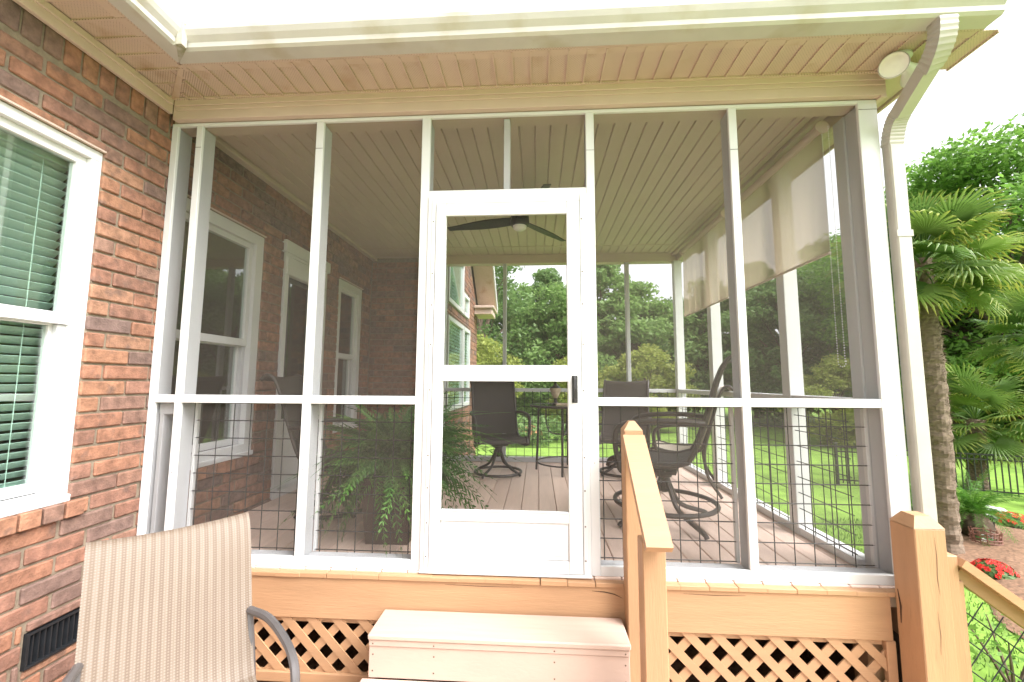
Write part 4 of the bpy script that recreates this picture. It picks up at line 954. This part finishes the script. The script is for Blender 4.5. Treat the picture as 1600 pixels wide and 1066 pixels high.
p = at(1585, 1075, 'Z', GZ); shrub(p, .5, .6, 90, .055, 'leafD', 'young leafy shrub growing behind the wire stair rail', 5)
p = at(1466, 845, 'Z', GZ); shrub(p, .5, .75, 900, .09, 'leafD', 'green shrub tucked between the downspout and the tall palm', 6)

# black fence across the lawn
F0 = at(1440, 778, 'Z', GZ); F1 = Vector((15.8, 6.5, GZ)); F0 = Vector((9.6, 8.7, GZ)); 
fn = thing('metal_fence', 'low black metal picket fence between the mulch bed and the lawn', 'fence', F0)
dv = (F1-F0); LN = dv.length; dv.normalize(); pk = B().box(-.009, .009, -.009, .009, .06, .93).mesh('picket')
for i in range(int(LN/.11)):
    p = F0+dv*(i*.11)
    if i % 17 == 0: obj('post', B().cbox(p.x-.03, p.x+.03, p.y-.03, p.y+.03, GZ-.1, GZ+1.0, .004).cbox(p.x-.04, p.x+.04, p.y-.04, p.y+.04, GZ+1.0, GZ+1.03, .004), 'black', fn)
    else: obj('picket', pk, 'black', fn, loc=p)
for z in (.14, .82, .93): obj('rail', B().tube([F0+Vector((0, 0, z)), F1+Vector((0, 0, z))], 1, flat=(.03, .03, (0, 0, 1))), 'black', fn)

# ------------------------------------------------------------------ trees
def crown_pts(g, h, rx, n, lobes, zlo=.35):
    """leaf positions: shells of many overlapping lobes filling an uneven crown"""
    C = []
    for i in range(lobes):
        t = (i+.5)/lobes; z = zlo+(1-zlo)*t**.9; rad = math.sin(PI*min(1, .16+.80*t))**.75; a = i*2.399+g.uniform(-.7, .7); q = rad*rx*g.uniform(.15, 1.0)**.6
        C.append((q*math.cos(a), q*math.sin(a), h*z*g.uniform(.90, 1.05), rx*g.uniform(.15, .34)))
    out = []
    for x, y, z, s in C:
        m = int(n/lobes*(s/(rx*.25))**2); d = g.normal(size=(m, 3)); d /= np.linalg.norm(d, axis=1)[:, None]; d[:, 2] *= .6
        out.append(np.array([x, y, z])+d*(s*(g.uniform(.2, 1.35, m)**.6))[:, None])
    return np.concatenate(out), C
def tree_mesh(seed, h, rx, n, size, lobes=26, zlo=.3):
    g = np.random.default_rng(seed); P, C = crown_pts(g, h, rx, n, lobes, zlo); cr = leaf_cloud(P, size, seed)
    tr = B(); top = Vector((.2, .1, h*.66)); tr.tube(bez([(0, 0, -.3), (.1, 0, h*.2), (-.1, .1, h*.5), tuple(top)], 10), [.03*h*(1-.075*i) for i in range(11)][:len(bez([(0, 0, -.3), (.1, 0, h*.2), (-.1, .1, h*.5), tuple(top)], 10))], 8)
    for x, y, z, s in C[::2]:
        z0 = max(h*.18, z*.55); tr.tube([(0, 0, z0), (x*.5, y*.5, (z0+z)/2+.1), (x*.9, y*.9, z*.97-.1)], [.008*h, .005*h, .0015*h], 5)
    return cr, tr.mesh('trunk')
TK = {'broad': tree_mesh(1, 10, 4.2, 20000, .24, 60, .12), 'tall': tree_mesh(2, 13, 3.6, 20000, .25, 60, .14), 'round': tree_mesh(3, 7, 3.6, 15000, .2, 44, .08), 'open': tree_mesh(4, 12, 3.8, 5200, .22, 34, .35), 'near': tree_mesh(5, 10, 4.2, 42000, .125, 75, .16)}
TL_ = {'broad': 'broad mid green tree', 'tall': 'tall green tree', 'round': 'rounded bushy tree', 'open': 'thin airy tree with sky showing through', 'near': 'dense leafy tree'}
CR = {}; TRN = random.Random(21)
def tree(kind, u, d, scale, m, where, v=None):
    """u = column in the photograph at the horizon, d = distance along the view axis"""
    q = CAM+(_f+(u-800)/FPX*_r)*d; x, y = q.x, q.y; z = gz(x, y)
    cr, tr = TK[kind]; key = (kind, m)
    if key not in CR: CR[key] = cr if not cr.materials else cr.copy()
    if not CR[key].materials: CR[key].materials.append(M[m])
    else: CR[key].materials[0] = M[m]
    t = local_thing('tree', TL_[kind]+' '+where, 'tree', 'trees round the lawn')
    t.location = (x, y, z-.1); t.rotation_euler = (0, 0, TRN.uniform(0, 6.28)); t.scale = (scale*TRN.uniform(.92, 1.08), scale*TRN.uniform(.92, 1.08), scale)
    obj('crown', CR[key], m, t); obj('trunk', tr, 'bark', t)
BK = 'across the lawn behind the porch'
tree('open', 752, 27, .92, 'leafB', 'behind the gable wing cornice'); tree('tall', 690, 31, .9, 'leafA', 'behind the gable wing')
tree('broad', 790, 33, .95, 'leafA', BK+', behind the urn lantern'); tree('tall', 852, 36, .95, 'leafB', BK+', rising highest past the screen door')
tree('broad', 868, 29, .86, 'leafA', BK+', low branched'); tree('tall', 945, 34, 1.0, 'leafA', BK+', left of the rear screen post')
tree('broad', 990, 31, .95, 'leafA', BK+', right of the rear screen post'); tree('broad', 1050, 34, .86, 'leafB', BK+', behind the porch back corner')
tree('round', 745, 21, .66, 'leafC', 'yellow green, just past the brick wing'); tree('round', 1010, 22, .62, 'leafC', 'yellow green, behind the corner chair')
tree('round', 905, 22, .55, 'leafC', 'yellow green, behind the glass table')
SD = 'beyond the open side of the porch'
tree('broad', 1105, 32, .95, 'leafA', SD+', under the far shade'); tree('tall', 1180, 30, .85, 'leafB', SD+', dark, under the near shade')
tree('broad', 1235, 24, .85, 'leafB', SD+', dark, behind the side post'); tree('tall', 1300, 27, .9, 'leafB', SD+', dark, behind the bead chain')
tree('round', 1300, 17, .5, 'leafC', 'yellow green, low, seen past the bead chain'); tree('round', 1370, 24, .8, 'leafB', 'dark green, behind the porch corner')
tree('near', 1480, 19, 1.2, 'leafD', 'behind the tall shaggy palm'); tree('near', 1575, 16, 1.2, 'leafD', 'rising over the fan palms')
tree('broad', 1680, 20, 1.05, 'leafA', 'beside the fan palms, beyond the mulch bed'); tree('round', 1545, 27, .9, 'leafA', 'past the black fence'); tree('round', 1640, 15, .6, 'leafD', 'low and bright beyond the fence')
tree('broad', 1900, 17, 1.1, 'leafA', 'across the lawn opposite the brick wall'); tree('tall', 2300, 15, 1.0, 'leafA', 'beside the deck, mirrored in the windows')
tree('broad', 3200, 9, 1.0, 'leafB', 'across from the deck stairs, mirrored in the windows'); tree('broad', 4800, 6, 1.1, 'leafA', 'level with the deck, mirrored in the windows')
for i, (u, d) in enumerate(((790, 17.5), (850, 18), (825, 17))):
    q = CAM+(_f+(u-800)/FPX*_r)*d; p = (q.x, q.y, gz(q.x, q.y)); shrub(p, 1.1, 1.0, 700, .13, 'leafB' if i else 'leafA', ('dark low shrub on the lawn left of the table leg', 'dark low shrub on the lawn behind the table', 'orange flowering azalea shrub on the lawn')[i], 60+i)
q = CAM+(_f+(825-800)/FPX*_r)*16.6; flower_clump(Vector((q.x, q.y, GZ+.35)), .6, 'orange_f', 'orange azalea blossoms on the lawn behind the table', 66, 26)

# grass blades on the near lawn
g = np.random.default_rng(9); n = 16000
X = g.uniform(4.3, 9.5, n); Y = g.uniform(.0, 6, n); keep = np.ones(n, bool)
X, Y = X[keep], Y[keep]; n = len(X); a = g.uniform(0, 2*PI, n); h = g.uniform(.03, .075, n); zz = np.full(n, GZ)
dx, dy = np.cos(a)*.006, np.sin(a)*.006; lx, ly = g.normal(0, .02, n), g.normal(0, .02, n)
v = np.stack([np.stack([X-dx, Y-dy, zz], 1), np.stack([X+dx, Y+dy, zz], 1), np.stack([X+lx, Y+ly, zz+h], 1)], 1).reshape(-1, 3)
me = bpy.data.meshes.new('grass'); me.from_pydata(v.tolist(), [], [(3*i, 3*i+1, 3*i+2) for i in range(n)])
go = obj('grass', me, 'blade'); go['kind'] = 'stuff'; go['label'] = 'short lawn grass beside the porch'; go['category'] = 'grass'
